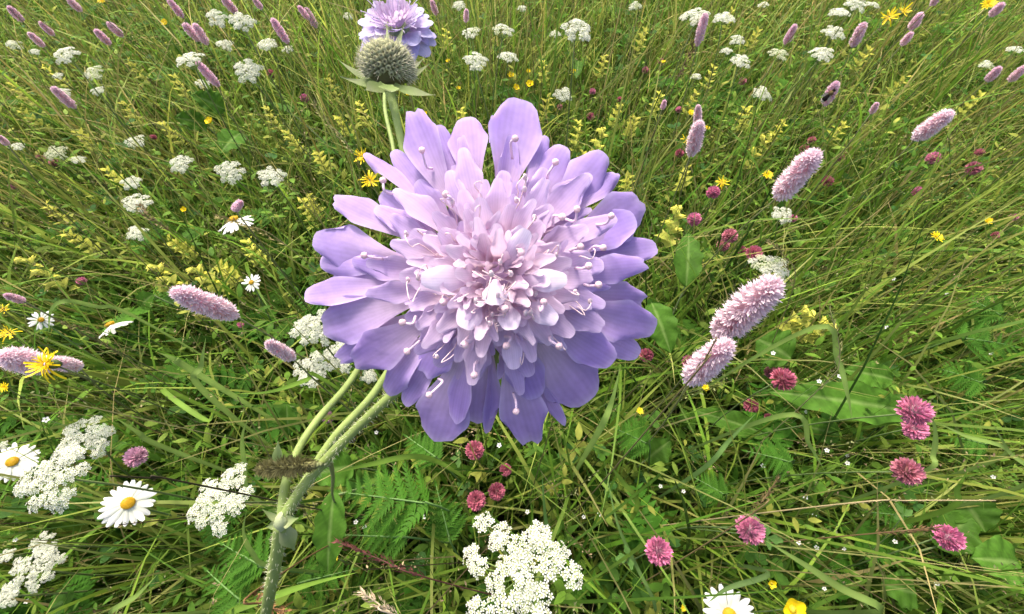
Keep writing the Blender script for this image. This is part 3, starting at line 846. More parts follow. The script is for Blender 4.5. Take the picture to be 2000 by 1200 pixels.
# pink bistort: tip, base, width
for a in [(1515, 552, 1402, 652, 68, 'stoutest pale pink bistort spike, leaning, under a greenish umbel'),
          (1420, 672, 1346, 742, 54, 'pale pink bistort spike crossed by a brown grass stem'),
          (1593, 298, 1520, 385, 46, 'long pale pink bistort spike with a pink clover bud at its tip'),
          (1856, 220, 1788, 270, 32, 'slim pale pink bistort spike leaning over long bent grass'),
          (344, 570, 458, 616, 44, 'fluffy pink bistort spike leaning over broad bright grass'),
          (8, 695, 90, 716, 46, 'pale pink bistort spike behind the ragged yellow flower'),
          (95, 706, 155, 716, 28, 'faded pink bistort end sticking out past the ragged yellow flower'),
          (524, 670, 572, 700, 26, 'short pink bistort stub beside a white umbel'),
          (1366, 240, 1350, 302, 28, 'pale pink bistort spike touching a yellow hawkbit'),
          (1364, 208, 1361, 248, 15, 'thin reddish bistort spike standing over a paler one')]:
    bistort(*a[:5], label=a[5], L=.066 if a[4] > 40 else .052, zc=.34 if 'ragged' in a[5] else .44)
for a in [(1687, 46, 1666, 90, 20, 'upright mauve bistort spike near a flat white umbel'), (1553, 50, 1534, 85, 15, 'slim upright mauve bistort spike over a greenish umbel'),
          (385, 122, 426, 167, 17, 'mauve bistort spike tilted between two white umbels'), (104, 172, 145, 210, 18, 'mauve bistort spike with a small umbel at its tip'),
          (532, 38, 562, 84, 16, 'slim mauve bistort spike beside loose umbel tufts'), (1633, 162, 1612, 204, 20, 'bistort spike carrying a dark bumblebee'),
          (1378, 28, 1362, 88, 18, 'faded brownish spike under a white umbel')]:
    bistort(*a[:5], label=a[5], far=True)
for a in [(58, 66, 84, 90, 13), (80, 45, 103, 68, 13), (187, 60, 214, 86, 14), (212, 46, 238, 70, 14), (135, 0, 156, 20, 14), (330, 0, 356, 33, 14), (360, 48, 388, 78, 17), (380, 48, 404, 86, 16),
          (434, -6, 462, 26, 16), (584, 14, 602, 36, 12), (597, 17, 618, 53, 14), (495, -4, 510, 16, 12), (843, 2, 852, 28, 12), (911, 20, 910, 42, 11), (1798, 28, 1780, 56, 17), (1779, 66, 1763, 86, 14),
          (1956, 10, 1938, 28, 16), (1832, -8, 1822, 8, 13), (1951, 134, 1930, 156, 16), (2000, 132, 1974, 157, 16), (1712, 203, 1703, 220, 12), (12, 577, 46, 588, 15), (0, 268, 14, 282, 12), (18, 15, 42, 40, 14), (1298, 198, 1294, 212, 10), (470, 395, 458, 410, 16)]:
    bistort(*a, far=True)

# ox-eye daisies
daisy(250, 983, 90, 'open ox-eye daisy crossed by a dark grass stem, beside a wide umbel', nrm(CP - P(250, 983, .35)) + np.array([.0, .15, .25]), 21)
daisy(24, 902, 78, 'tilted ox-eye daisy with an oval yellow disc beside the wide dense umbel', nrm(CP - P(24, 902, .4)) * .55 + np.array([-.05, .15, .7]), 24)
daisy(1425, 1202, 104, 'ox-eye daisy with long white petals beside an orange-yellow buttercup', np.array([-.2, -.15, 1]), 18)
daisy(456, 428, 72, 'ox-eye daisy seen from its side with drooping petals under a pink bud', np.array([-.15, .35, .8]), 18, droop=.25)
daisy(215, 634, 66, 'ox-eye daisy turned away with folded white petals', np.array([-.5, .5, .6]), 16, droop=.3)
daisy(491, 552, 40, 'small ox-eye daisy with a yellow centre near the fluffy pink bistort', np.array([-.1, -.2, 1]), 14)
daisy(80, 625, 40, 'ox-eye daisy half covered by a looping grass blade', np.array([.5, -.2, .7]), 14)

# clover
for a in [(1463, 1035, 58, 'magenta', 'round magenta clover head with trifoliate leaves below the broad pale grass blade', 2), (1285, 1077, 56, 'magenta', 'round magenta clover head with white fringe near the lacy umbel', 1),
          (1783, 803, 62, 'magenta', 'deep magenta clover head with a fainter head under it', 0), (1785, 838, 46, 'magenta', 'fainter magenta clover head tucked under a deeper one', 0),
          (1770, 921, 56, 'red', 'pink and brown clover head beside a looping grass blade', 0), (1850, 1050, 52, 'magenta', 'pink clover head touching a brown grass panicle and big leaves', 1),
          (1527, 742, 50, 'red', 'dusky pink fading clover head over a broad dock leaf', 0), (1505, 728, 28, 'red', 'small red clover bud joined to a dusky pink head', 0),
          (927, 880, 40, 'red', 'red clover head under the lilac petals with two pale leaves', 1), (930, 978, 40, 'red', 'red clover head, lower of a close pair over ferny leaves', 1), (970, 960, 36, 'red', 'red clover head, darker of a close pair', 0),
          (988, 918, 26, 'red', 'dark withered clover head in the shade', 0), (1467, 793, 30, 'red', 'small red clover head near the tip of a dock leaf', 0), (1345, 708, 30, 'red', 'red clover head peeping out beside a crossed bistort', 0),
          (1262, 695, 30, 'red', 'red clover head at the edge of the lilac petals', 0), (267, 893, 42, 'pale', 'pale pink clover head over the daisy with a crossing stem', 0), (640, 815, 26, 'pale', 'tiny pale pink blossom between the scabious stalks', 0),
          (1425, 462, 32, 'red', 'red clover head, upper of a small cluster beside a greenish umbel', 0), (1412, 481, 27, 'red', 'red clover head, lower of a small cluster', 0), (1472, 495, 32, 'red', 'red clover head touching the greenish open umbel', 0),
          (1448, 490, 20, 'red', 'little red clover bud among the cluster by the greenish umbel', 0), (1355, 430, 30, 'magenta', 'pink clover head beside the bright yellow rattle', 1), (1393, 377, 28, 'magenta', 'pink clover head under a yellow hawkbit', 0)]:
    clover(a[0], a[1], a[2], a[3], a[4], a[5])
for a in [(1615, 355, 24), (1900, 330, 28), (1822, 310, 26), (1548, 428, 18), (1157, 180, 14), (1153, 228, 16), (1260, 138, 14), (530, 145, 18), (595, 193, 18), (1585, 275, 16), (1570, 293, 20), (1640, 310, 18),
          (1978, 425, 16), (1943, 460, 16), (1912, 300, 18), (1327, 300, 18), (1325, 215, 14), (80, 312, 18), (300, 270, 14), (160, 550, 18), (1450, 160, 16), (470, 635, 14), (1093, 210, 12), (25, 365, 14), (1790, 375, 22), (1210, 195, 12), (105, 318, 16), (1290, 120, 12), (1500, 815, 16)]:
    clover(*a, 'red' if rs.rand() < .6 else 'magenta')

# yellow composites
hawkbit(88, 712, 78, 'large ragged bright yellow flower in front of a pale pink bistort', True, nrm(CP - P(88, 712, .4)) * .5 + np.array([-.45, -.1, .2]), n=46)
hawkbit(15, 652, 42, 'ragged yellow flower head under an orange one', True, n=24)
hawkbit(8, 604, 28, 'orange-yellow flower head beside a half covered daisy', True, n=20)
hawkbit(706, 306, 38, 'bright yellow hawkbit behind a narrow lilac petal', True, n=28)
hawkbit(755, 334, 32, 'yellow hawkbit half hidden under a narrow lilac petal', True, n=24)
hawkbit(722, 352, 42, 'tall ragged yellow hawkbit between lilac petals', True, n=28)
hawkbit(1737, 33, 36, 'ragged yellow head, one of a touching pair far back', True, n=22)
hawkbit(1765, 22, 32, 'yellow head with upright rays, one of a touching pair far back', True, n=22)
hawkbit(1410, 356, 28, 'round golden hawkbit above a pink clover head', True, n=24)
hawkbit(1342, 275, 28, 'yellow hawkbit tucked against a pale pink bistort', True, n=20)
for a in [(1500, 342, 22), (1350, 220, 16), (1382, 250, 12), (1930, 8, 28), (1830, 463, 28), (8, 757, 22), (198, 2, 18), (1250, 803, 16), (1930, 432, 18), (1335, 1188, 14), (655, 1090, 14), (1378, 757, 16)]:
    hawkbit(*a)
buttercup(1548, 1190, 48, 'orange-yellow buttercup beside the daisy with long petals', normal=[-.1, -.3, 1])
buttercup(323, 46, 16, 'yellow buttercup among mauve bistort spikes far back')
for a in [(410, 238, 18), (998, 148, 14), (1035, 165, 17), (1008, 172, 14), (1032, 140, 10), (875, 120, 10), (895, 173, 10), (830, 223, 12), (797, 185, 12), (1507, 1140, 18), (1295, 122, 10), (1945, 15, 14), (360, 410, 12), (1120, 140, 10)]:
    buttercup(*a)

# yellow rattle
rattle(1325, 405, 100, 'bright yellow rattle spike beside a pink clover head', True)
rattle(1582, 608, 80, 'yellow rattle with spread pale bracts beside the stoutest bistort', True)
rattle(1622, 632, 70, 'smaller yellow rattle leaning beside a larger one', True)
rattle(1177, 252, 56, 'bright yellow rattle over the lilac petals, standing in low grass', True)
rattle(1498, 265, 60, 'slender yellow rattle over dark stems', True)
rattle(45, 505, 90, 'pale rattle spike in dark tangled grass', True)
rattle(300, 520, 80, 'pale rattle spike lying in grass over the fluffy pink bistort', True)
rattle(380, 525, 70, 'pale yellow rattle stacked against another rattle', True)
RX = [(1140, 300), (1210, 205), (1225, 345), (600, 385), (590, 395), (1340, 330), (1395, 130), (1430, 20), (1700, 95), (1915, 185), (125, 455), (1130, 240), (1240, 230), (660, 230), (240, 200), (620, 300), (480, 470), (85, 130),
      (40, 215), (155, 260), (205, 330), (315, 240), (520, 210), (560, 260), (640, 150), (1060, 120), (1290, 180), (1460, 210), (1530, 240), (1770, 150), (1260, 60), (900, 215), (1000, 235), (870, 60), (1180, 110), (330, 470), (430, 520), (90, 400), (700, 200), (1070, 190), (250, 120), (340, 150), (1360, 180), (1650, 240), (1480, 60), (20, 160)]
for x, y in RX:
    rattle(x, y, rs.uniform(38, 60))

# the bumblebee on its spike
sp = [h for h in HEADS if abs(h[0] - 1622) < 8 and abs(h[1] - 183) < 8]
bd = (sp[0][3] if sp else .7) - .012
bc = P(1620, 185, bd)
bx_ = nrm(np.array([.45, .1, .9])); bz_ = nrm(CP - bc)
bee = root('bumblebee', bc - bz_ * .006, 'dark bumblebee clinging to a mauve bistort spike', 'insect')
Fb = np.array(frame_x((0, 0, 0), bx_, bz_, 1).to_3x3())
def bpart(name, c, r, col, parent=bee, mat=M_BEE, fuzz=0):
    mb = MB(); cc = bc + Fb @ np.array(c)
    ellipsoid(mb, cc, r, col, 12, 8, Fb)
    for k in range(fuzz):
        d = nrm(rs.normal(size=3)); p = cc + Fb @ (d * np.array(r)); e = p + Fb @ d * .0012
        w = nrm(np.cross(Fb @ d, [.2, .5, .8])) * .0001
        mb.add([p - w, p + w, e], np.array(col) * 1.3, tris=[(0, 1, 2)])
    return child(name, mb.mesh(name, mat, bc - bz_ * .006), parent)
bpart('abdomen', (-.0065, 0, 0), (.0068, .0046, .0044), (.018, .014, .012), fuzz=160)
bpart('tail', (-.0115, 0, 0), (.003, .0034, .0032), (.55, .5, .42), fuzz=70)
bpart('thorax', (.0025, 0, .0008), (.0042, .0042, .004), (.10, .075, .03), fuzz=160)
bpart('bee_head', (.0078, 0, -.0004), (.0024, .0028, .0024), (.015, .012, .01), fuzz=40)
for sd in (-1, 1):
    mb = MB(); sheet(mb, bc + Fb @ np.array([.002, .002 * sd, .003]), bc + Fb @ np.array([-.009, .0075 * sd, .0042]), bz_, .0042, (.3, .27, .22), (.38, .35, .3), claw=.3, peak=.7)
    child('wing', mb.mesh('wing', M_WING, bc - bz_ * .006), bee)
    for k in range(3):
        a = bc + Fb @ np.array([.003 - .0025 * k, .003 * sd, -.002]); m_ = a + Fb @ np.array([.001 - .001 * k, .004 * sd, .0006]); e = m_ + Fb @ np.array([0, .001 * sd, -.004])
        mb = MB(); tube(mb, [a, m_, e], .00035, (.02, .015, .012), 5); child('leg', mb.mesh('leg', M_BEE, bc - bz_ * .006), bee)
    mb = MB(); a = bc + Fb @ np.array([.009, .001 * sd, .001]); tube(mb, [a, a + Fb @ np.array([.002, .0015 * sd, .001]), a + Fb @ np.array([.004, .002 * sd, 0])], .0002, (.02, .015, .012), 4)
    child('antenna', mb.mesh('antenna', M_BEE, bc - bz_ * .006), bee)

# ------------------------------------------------------------------ single leaves, blades and stalks one can pick out
LG = np.array([.062, .150, .016])
def ground_point(p, off):
    b = np.array([p[0] + off[0], p[1] + off[1], 0.]); b[2] = hgt(b[0], b[1]) - .004
    return b

def dock_leaf(bx, by, bz, tx, ty, tz, w, label, col=LG, group='broad leaves low in the meadow', wav=.05):
    B, T = PZ(bx, by, bz), PZ(tx, ty, tz)
    d = depth_of((B + T) / 2); wid = w * d / FPX
    L = np.linalg.norm(T - B); ax = (T - B) / L
    n0 = nrm(nrm(CP - (B + T) / 2) + np.array([0, 0, .6])); side = nrm(np.cross(ax, n0)); n0 = np.cross(side, ax)
    nL, nA = 44, 13
    s = np.linspace(0, 1, nL)[:, None]; t = np.linspace(-1, 1, nA)[None]
    prof = np.sin(np.pi * np.clip(s, 0, 1) ** .8) ** .75 * .96 + .03
    ph = rs.uniform(0, 6)
    wv = 1 + .07 * np.sin(26 * s + ph) * np.sign(t + .01)
    hw = wid / 2 * prof * wv
    off = .10 * hw * np.abs(t) * 2 + wav * wid * np.sin(22 * s + 3 * t + ph) * t ** 2 + .08 * L * 4 * s * (1 - s) - .014 * wid * (np.abs(t) < .05)
    V = B + (s * L)[..., None] * ax * np.ones((1, nA, 1)) + (hw * t)[..., None] * side + off[..., None] * n0
    c = np.tile(col, (nL, nA, 1)) * (1 + .22 * np.clip(np.sin(75 * (s - .16 * np.abs(t))) - .55, 0, 1)[..., None] * 2 + .08 * np.sin(9 * s + ph)[..., None])
    c[:, nA // 2] = np.array([.15, .25, .06])
    c = np.concatenate([c, np.ones((nL, nA, 1))], -1)
    i, j = np.meshgrid(np.arange(nL - 1), np.arange(nA - 1), indexing='ij')
    q = np.stack([i * nA + j, i * nA + j + 1, (i + 1) * nA + j + 1, (i + 1) * nA + j], -1).reshape(-1, 4)
    g0 = ground_point(B, -ax[:2] * .05)
    o = root('dock_plant', g0, label, 'plant', group)
    mb = MB(); mb.add(V.reshape(-1, 3), c.reshape(-1, 4), q)
    child('leaf_blade', mb.mesh('leaf_blade', M_LEAF, g0), o)
    mb = MB(); tube(mb, smooth_path([g0, (g0 + B) / 2 + ax * -.01, B + ax * L * .06], 8), np.linspace(.0016, .0011, 8), (.14, .19, .07), 6)
    child('leaf_stalk', mb.mesh('leaf_stalk', M_STEM, g0), o)
    for f in (.15, .4, .65, .88):
        keep(B + (T - B) * f, w * .26)

for a in [(652, 960, .33, 640, 1120, .30, 58, 'upright wavy-edged broad leaf beside the scabious stem'),
          (1775, 805, .26, 1500, 765, .25, 75, 'long broad dock leaf lying under the dusky clover head'),
          (1745, 742, .25, 1645, 722, .25, 52, 'short broad leaf above the long dock leaf'),
          (1545, 700, .24, 1475, 660, .24, 80, 'round dark leaf beneath the stoutest bistort'),
          (1272, 590, .30, 1310, 690, .28, 60, 'upright oval leaf beside the lilac petals'),
          (1340, 560, .28, 1345, 455, .30, 52, 'dark upright leaf beneath the bright yellow rattle'),
          (690, 910, .24, 600, 930, .27, 70, 'smooth pale leaf behind the scabious node'),
          (1880, 975, .22, 1925, 1040, .22, 78, 'broad leaf above the pink clover by the brown panicle'),
          (1990, 1100, .24, 1895, 1090, .25, 84, 'large notched leaf beside the pink clover by the brown panicle'),
          (1830, 1070, .2, 1895, 1005, .22, 72, 'dark broad leaf close to the pink clover by the brown panicle'),
          (1790, 1160, .2, 1720, 1140, .2, 66, 'low round leaf among thin stems'),
          (440, 215, .26, 375, 185, .30, 46, 'broad bistort leaf near the tilted mauve spike'),
          (405, 245, .24, 340, 230, .28, 40, 'lower broad bistort leaf near the tilted mauve spike'),
          (470, 260, .24, 430, 300, .25, 44, 'folded broad leaf between the white umbels'),
          (1130, 120, .2, 1125, 155, .24, 26, 'bright broad leaf under the domed umbel'),
          (560, 790, .25, 565, 850, .22, 30, 'narrow dark leaf behind the scabious stalks'),
          (1500, 850, .2, 1350, 800, .2, 44, 'half buried broad leaf by the small red clover'),
          (300, 575, .27, 275, 600, .25, 38, 'pale oval leaf by the fluffy pink bistort'),
          (1260, 900, .16, 1310, 860, .18, 52, 'low round leaf under the largest lilac petal'),
          (1640, 850, .2, 1560, 830, .2, 50, 'broad leaf by the ferny leaf')]:
    dock_leaf(*a)

def proto_pinna():
    mb = MB(); V, T = [], []
    K = 8
    for sd in (-1, 1):
        for i in range(K):
            x0, x1 = i / K * .96, (i + 1) / K * .96
            h = .24 * (1 - i / K) ** .8 + .025
            k = len(V)
            V += [(x0, 0, 0), (x1, 0, 0), (x1 + .09, sd * h, .04), (x0 + .025, sd * h * .45, .015), (x1 + .0, sd * h * .35, .015)]
            T += [(k, k + 1, k + 4), (k, k + 4, k + 2), (k, k + 2, k + 3)] if sd > 0 else [(k, k + 4, k + 1), (k, k + 2, k + 4), (k, k + 3, k + 2)]
    V.append((1.04, 0, 0)); V.append((.9, .02, 0)); V.append((.9, -.02, 0)); T.append((len(V) - 3, len(V) - 2, len(V) - 1))
    mb.add(V, np.array([.054, .152, .014]), tris=T)
    return mb.mesh('leaflet', M_LEAF)
PINNA = proto_pinna()
def fern_leaf(bx, by, bz, tx, ty, tz, w, label, n=8):
    B, T = PZ(bx, by, bz), PZ(tx, ty, tz)
    d = depth_of((B + T) / 2); wid = w * d / FPX; L = np.linalg.norm(T - B); ax = (T - B) / L
    n0 = nrm(nrm(CP - (B + T) / 2) * .7 + np.array([0, 0, .8])); side = nrm(np.cross(ax, n0)); n0 = np.cross(side, ax)
    g0 = ground_point(B, -ax[:2] * .06)
    o = root('chervil_plant', g0, label, 'plant', 'ferny leaves low in the meadow')
    pts = np.array([B + ax * L * s + n0 * L * .12 * 4 * s * (1 - s) * .6 for s in np.linspace(0, 1, 12)])
    mb = MB(); tube(mb, smooth_path(np.concatenate([[g0], [(g0 + B) / 2], pts]), 22), np.linspace(.0012, .0004, 22), (.10, .19, .05), 5)
    child('leaf_stalk', mb.mesh('leaf_stalk', M_STEM, g0), o)
    for i in range(n):
        f = .06 + .86 * (i / n); k = f * 11; k0 = int(k); c = pts[k0] + (pts[min(k0 + 1, 11)] - pts[k0]) * (k - k0)
        pl = wid * .52 * (1 - .85 * (i / n) ** 1.4) + wid * .04
        for sd in (-1, 1):
            dr = nrm(side * sd + ax * .55 + n0 * rs.uniform(-.4, .25))
            child('leaflet', PINNA, o, frame_x(c, dr, nrm(n0 + rs.normal(size=3) * .25), (pl, pl * rs.uniform(.75, 1), pl)))
    child('leaflet', PINNA, o, frame_x(pts[-2], ax, n0, (L * .14,) * 3))
    for f in (.15, .5, .8): keep(B + (T - B) * f, w * .26)
for a in [(845, 985, .30, 650, 960, .30, 150, 'large bright ferny leaf right of the scabious node, under the lilac petals'), (800, 1050, .28, 665, 1045, .28, 90, 'ferny leaf beneath the large bright one'),
          (880, 1060, .24, 850, 940, .26, 90, 'upright ferny leaf beside the pair of red clovers'), (860, 900, .28, 790, 850, .28, 80, 'ferny leaf in the shade of the lilac petals'),
          (1550, 905, .27, 1450, 880, .27, 80, 'bright yellow-green ferny leaf in open grass'), (1270, 870, .24, 1195, 835, .24, 90, 'ferny leaf under the largest lilac petal'),
          (1870, 660, .26, 1990, 680, .26, 90, 'ferny leaf in long bent grass'), (1920, 750, .24, 1830, 720, .24, 84, 'ferny leaf over the deep magenta clover'), (520, 1110, .28, 430, 1060, .28, 110, 'ferny leaf between a white umbel and the scabious stem'),
          (480, 1180, .26, 400, 1110, .26, 90, 'dark ferny leaf low beside the scabious stem'), (1780, 1010, .22, 1690, 1000, .22, 74, 'ferny leaf by the pink and brown clover'), (1930, 870, .22, 1840, 850, .22, 80, 'ferny leaf behind a looping grass blade'),
          (1960, 620, .24, 1880, 580, .24, 70, 'small ferny leaf in shaded bent grass'), (1420, 970, .22, 1350, 930, .22, 70, 'ferny leaf over the round magenta clover'), (580, 1140, .2, 700, 1110, .2, 90, 'ferny leaf under the dark red panicle'),
          (1000, 175, .2, 960, 195, .22, 50, 'bright ferny leaf near tiny buttercups'), (1060, 200, .2, 1010, 215, .2, 44, 'ferny leaf between tiny buttercups and the lilac petals')]:
    fern_leaf(*a)

def blade_thing(pix, w, zs, label, col=(.16, .25, .06), fold=.25, group='broad grass blades one can pick out', foot=None):
    zz = np.interp(np.linspace(0, 1, len(pix)), np.linspace(0, 1, len(zs)), zs)
    pts = [PZ(x, y, z) for (x, y), z in zip(pix, zz)]
    dir_ = nrm(pts[0] - pts[1])
    g0 = ground_point(pts[0], dir_[:2] * .05 if foot is None else foot)
    path = smooth_path([g0, g0 * .45 + pts[0] * .55 + dir_ * .008] + pts, 26)
    n = len(path); d = depth_of(path[int(n * .7)]); wid = .82 * w * d / FPX
    tan = np.gradient(path, axis=0); tan /= np.linalg.norm(tan, axis=1)[:, None]
    s = np.linspace(0, 1, n)
    hw = wid / 2 * np.clip(np.minimum(.15 + 1.9 * s, (1 - s) * 3.2), .03, 1)
    V, C = [], []
    for i in range(n):
        nn = nrm(nrm(CP - path[i]) + np.array([0, 0, .3])); sd = nrm(np.cross(tan[i], nn)); nn = np.cross(sd, tan[i])
        tw = .25 * math.sin(2 * s[i] + w); sd = sd * math.cos(tw) + nn * math.sin(tw)
        V += [path[i] - sd * hw[i] + nn * hw[i] * fold, path[i], path[i] + sd * hw[i] + nn * hw[i] * fold]
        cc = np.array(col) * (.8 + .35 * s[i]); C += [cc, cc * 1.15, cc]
    q = [(i * 3 + j, i * 3 + j + 1, i * 3 + j + 4, i * 3 + j + 3) for i in range(n - 1) for j in range(2)]
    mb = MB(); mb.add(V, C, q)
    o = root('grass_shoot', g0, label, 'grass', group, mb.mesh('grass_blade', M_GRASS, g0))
    for p in path[int(26 * 2.3 / (len(pix) + 1))::4]: keep(p, w * .5)
PALE = (.19, .29, .065); STRAW = (.36, .31, .15); YG = (.15, .26, .035)
for a in [([(392, 758), (393, 715), (402, 660)], 14, [.36, .40], 'short broad pale grass blade standing under the fluffy bistort', PALE),
          ([(250, 612), (190, 600), (130, 588), (100, 606), (95, 650)], 11, [.34, .42, .40], 'grass blade looping over the half covered daisy', PALE),
          ([(372, 722), (340, 702), (308, 688)], 15, [.36, .40], 'short pale blade lying beside the turned away daisy', PALE),
          ([(500, 975), (478, 905), (474, 850), (492, 805)], 10, [.34, .44], 'thin pale blade arching up beside the white umbel with rounded clusters', PALE),
          ([(528, 1106), (492, 1078), (476, 1040), (482, 995)], 11, [.32, .44], 'pale blade curving down from the umbel to the scabious stem', PALE),
          ([(1715, 1195), (1640, 1148), (1560, 1096), (1488, 1052)], 17, [.38, .42], 'broad pale grass blade running from under the round magenta clover', PALE),
          ([(1795, 927), (1822, 888), (1826, 838), (1808, 786)], 11, [.36, .42], 'grass blade looping around the deep magenta clover', PALE),
          ([(1590, 640), (1635, 700), (1655, 770), (1665, 822)], 13, [.42, .34], 'long blade leaning off the spread yellow rattle', PALE),
          ([(2002, 946), (1968, 880), (1938, 826)], 10, [.34, .4], 'straight pale blade over broad leaves', PALE),
          ([(1540, 810), (1580, 868), (1612, 922)], 11, [.38, .30], 'short blade over the bright ferny leaf', PALE),
          ([(1848, 996), (1870, 955), (1892, 916)], 12, [.3, .36], 'short yellowish blade over the low broad leaves', YG),
          ([(1168, 845), (1193, 790), (1212, 715)], 15, [.36, .42], 'broad blade rising past the largest lilac petal', PALE),
          ([(1072, 1075), (1064, 1000), (1058, 920)], 10, [.30, .40], 'upright blade over the lacy umbel', (.11, .21, .05)),
          ([(1245, 985), (1215, 940), (1184, 900)], 12, [.3, .36], 'yellowish blade near the largest lilac petal', YG),
          ([(440, 1204), (520, 1170), (610, 1140), (700, 1118)], 15, [.34, .38], 'bright yellow-green blade lying across the foot of the scabious stem', YG),
          ([(830, 894), (720, 908), (640, 928)], 13, [.36, .42], 'yellow-green bent blade beside the scabious stalks', YG),
          ([(1378, 912), (1425, 860), (1478, 806)], 11, [.3, .38], 'slanting blade by the small red clover', (.15, .26, .07)),
          ([(230, 1204), (270, 1162), (306, 1124)], 13, [.36, .42], 'bright slanting blade beneath the daisy with a crossing stem', PALE),
          ([(318, 873), (270, 845), (222, 814)], 11, [.36, .42], 'pale straight blade beside the pale pink clover', PALE),
          ([(1280, 1190), (1240, 1100), (1205, 1020), (1180, 900)], 9, [.28, .36], 'long thin blade beside the magenta clover with white fringe', (.13, .23, .06)),
          ([(1500, 1120), (1420, 1150), (1380, 1180)], 12, [.32, .34], 'arched grass blade over the daisy with long petals', (.12, .2, .06)),
          ([(1960, 890), (1880, 850), (1830, 825)], 10, [.34, .38], 'pale blade passing the deep magenta clover', PALE),
          ([(620, 735), (600, 742), (530, 765), (455, 770)], 11, [.36, .40], 'bright blade lying flat under the short bistort stub', YG),
          ([(320, 760), (400, 820), (420, 800)], 12, [.34, .40], 'bent blade in the tall green clump', YG)]:
    blade_thing(*a)

def panicle_thing(pix, w, zs, label, col, group=None, nsp=70, awn=.5):
    zz = np.interp(np.linspace(0, 1, len(pix)), np.linspace(0, 1, len(zs)), zs)
    pts = [PZ(x, y, z) for (x, y), z in zip(pix, zz)]
    dr = nrm(pts[0] - pts[1]); g0 = ground_point(pts[0], dr[:2] * .12)
    o = root('flowering_grass', g0, label or 'x', 'grass', group or 'grass seed heads one can pick out')
    (MARKS if label else UNNAMED).append((o, pts[-1], 'flowering_grass'))
    path = smooth_path([g0, (g0 + pts[0]) / 2 + dr * .03] + pts, 26)
    mb = MB(); tube(mb, path, np.linspace(.0007, .0004, 26), np.array(col) * .8, 5); child('stem', mb.mesh('stem', M_STEM, g0), o)
    hp = smooth_path(pts, 40); d = depth_of(hp[20]); wid = w * d / FPX; mb = MB()
    L = np.linalg.norm(hp[-1] - hp[0])
    for k in range(nsp):
        s = (k + .5) / nsp; i = min(38, int(s * 39)); t = nrm(hp[i + 1] - hp[i]); p = hp[i]
        u = nrm(np.cross(t, rs.normal(size=3))); pr = math.sin(math.pi * (s * .9 + .08)) ** .6
        c = p + u * wid * .25 * pr * rs.uniform(.2, 1); e = c + nrm(t + u * rs.uniform(.3, .9)) * wid * rs.uniform(.35, .7)
        v = nrm(np.cross(t, u)) * wid * .09; m_ = (c + e) / 2
        cc = np.array(col) * rs.uniform(.6, 1.4)
        mb.add([c, m_ + v, e, m_ - v, m_ + u * wid * .06], cc, tris=[(0, 1, 4), (1, 2, 4), (2, 3, 4), (3, 0, 4)])
        if rs.rand() < awn:
            f = e + nrm(t + u * .5) * wid * .35; mb.add([e - v * .12, e + v * .12, f], cc * 1.2, tris=[(0, 1, 2)])
    child('spikelets', mb.mesh('spikelets', M_DRY, g0), o, kind='stuff')
    for p in hp[::10]: keep(p, w * .5)
panicle_thing([(830, 1128), (740, 1092), (655, 1058)], 24, [.38, .40], 'dark red-brown grass panicle over the lacy umbel', (.10, .035, .03))
panicle_thing([(775, 1202), (740, 1180), (705, 1156)], 26, [.42, .44], 'cream coloured ripe grass ear near the scabious stem', (.62, .50, .34), nsp=60)
panicle_thing([(1465, 1006), (1495, 970), (1522, 932)], 18, [.4, .42], 'thin brown grass panicle over the round magenta clover', (.16, .12, .05))
panicle_thing([(1710, 1042), (1770, 1036), (1832, 1030)], 18, [.36, .38], 'brown grass panicle lying against a pink clover', (.14, .09, .04))
panicle_thing([(1640, 985), (1780, 978), (1945, 978)], 8, [.40, .42], 'dry straw stalk lying level over the low leaves', (.34, .28, .14))
panicle_thing([(505, 1150), (515, 1180), (560, 1195)], 30, [.5, .52], 'withered brown tuft at the foot of the scabious stem', (.22, .12, .05), nsp=50)
panicle_thing([(1345, 745), (1378, 700), (1400, 660)], 14, [.52, .55], 'brown grass stem crossing a pale pink bistort', (.14, .12, .05), nsp=36)
panicle_thing([(375, 945), (300, 935), (215, 930)], 9, [.50, .55], 'dark grass stem lying across a daisy', (.05, .04, .02), nsp=24)
for pix, col in [([(690, 300), (640, 240), (610, 200)], (.3, .27, .12)), ([(560, 480), (480, 440), (420, 420)], (.28, .24, .1)), ([(330, 450), (290, 425), (270, 400)], (.26, .2, .1)),
                 ([(1550, 560), (1530, 500), (1500, 470)], (.28, .24, .1)), ([(230, 690), (180, 650), (120, 630)], (.2, .18, .07)), ([(1320, 160), (1350, 100), (1365, 50)], (.14, .08, .05)), ([(1600, 760), (1640, 700), (1620, 600)], (.28, .28, .12))]:
    panicle_thing(pix, 16, [.36, .44], None, col)
# fuzzy seed spike lying over the scabious stalks
mb = MB(); p0, p1 = P(505, 917, .097), P(618, 908, .091)
hp = smooth_path([p0, P(560, 912, .093), p1], 30); tube(mb, hp, .0009, (.13, .13, .05), 8)
w_ = 24 * .094 / FPX
for k in range(900):
    s = rs.rand(); i = int(s * 28); t = nrm(hp[i + 1] - hp[i]); u = nrm(np.cross(t, rs.normal(size=3)))
    pr = math.sin(math.pi * (.1 + .86 * s)) ** .5
    c = hp[i] + u * .0007; e = hp[i] + u * w_ * pr * rs.uniform(.7, 1.15) + t * rs.uniform(-.0002, .0014); v = np.cross(t, u) * .00016
    cc = np.array([.17, .16, .07]) * rs.uniform(.5, 1.7)
    mb.add([c - v, c + v, (c + e) / 2 + v, e, (c + e) / 2 - v], cc, tris=[(0, 1, 2), (0, 2, 4), (4, 2, 3)])
gsp = ground_point(PZ(640, 1040, .1), (0, 0))
spike = root('grass_seed_spike', gsp, 'fuzzy dark green seed spike lying level across the scabious stalks', 'grass')
child('spike', mb.mesh('spike', M_DRY, gsp), spike)
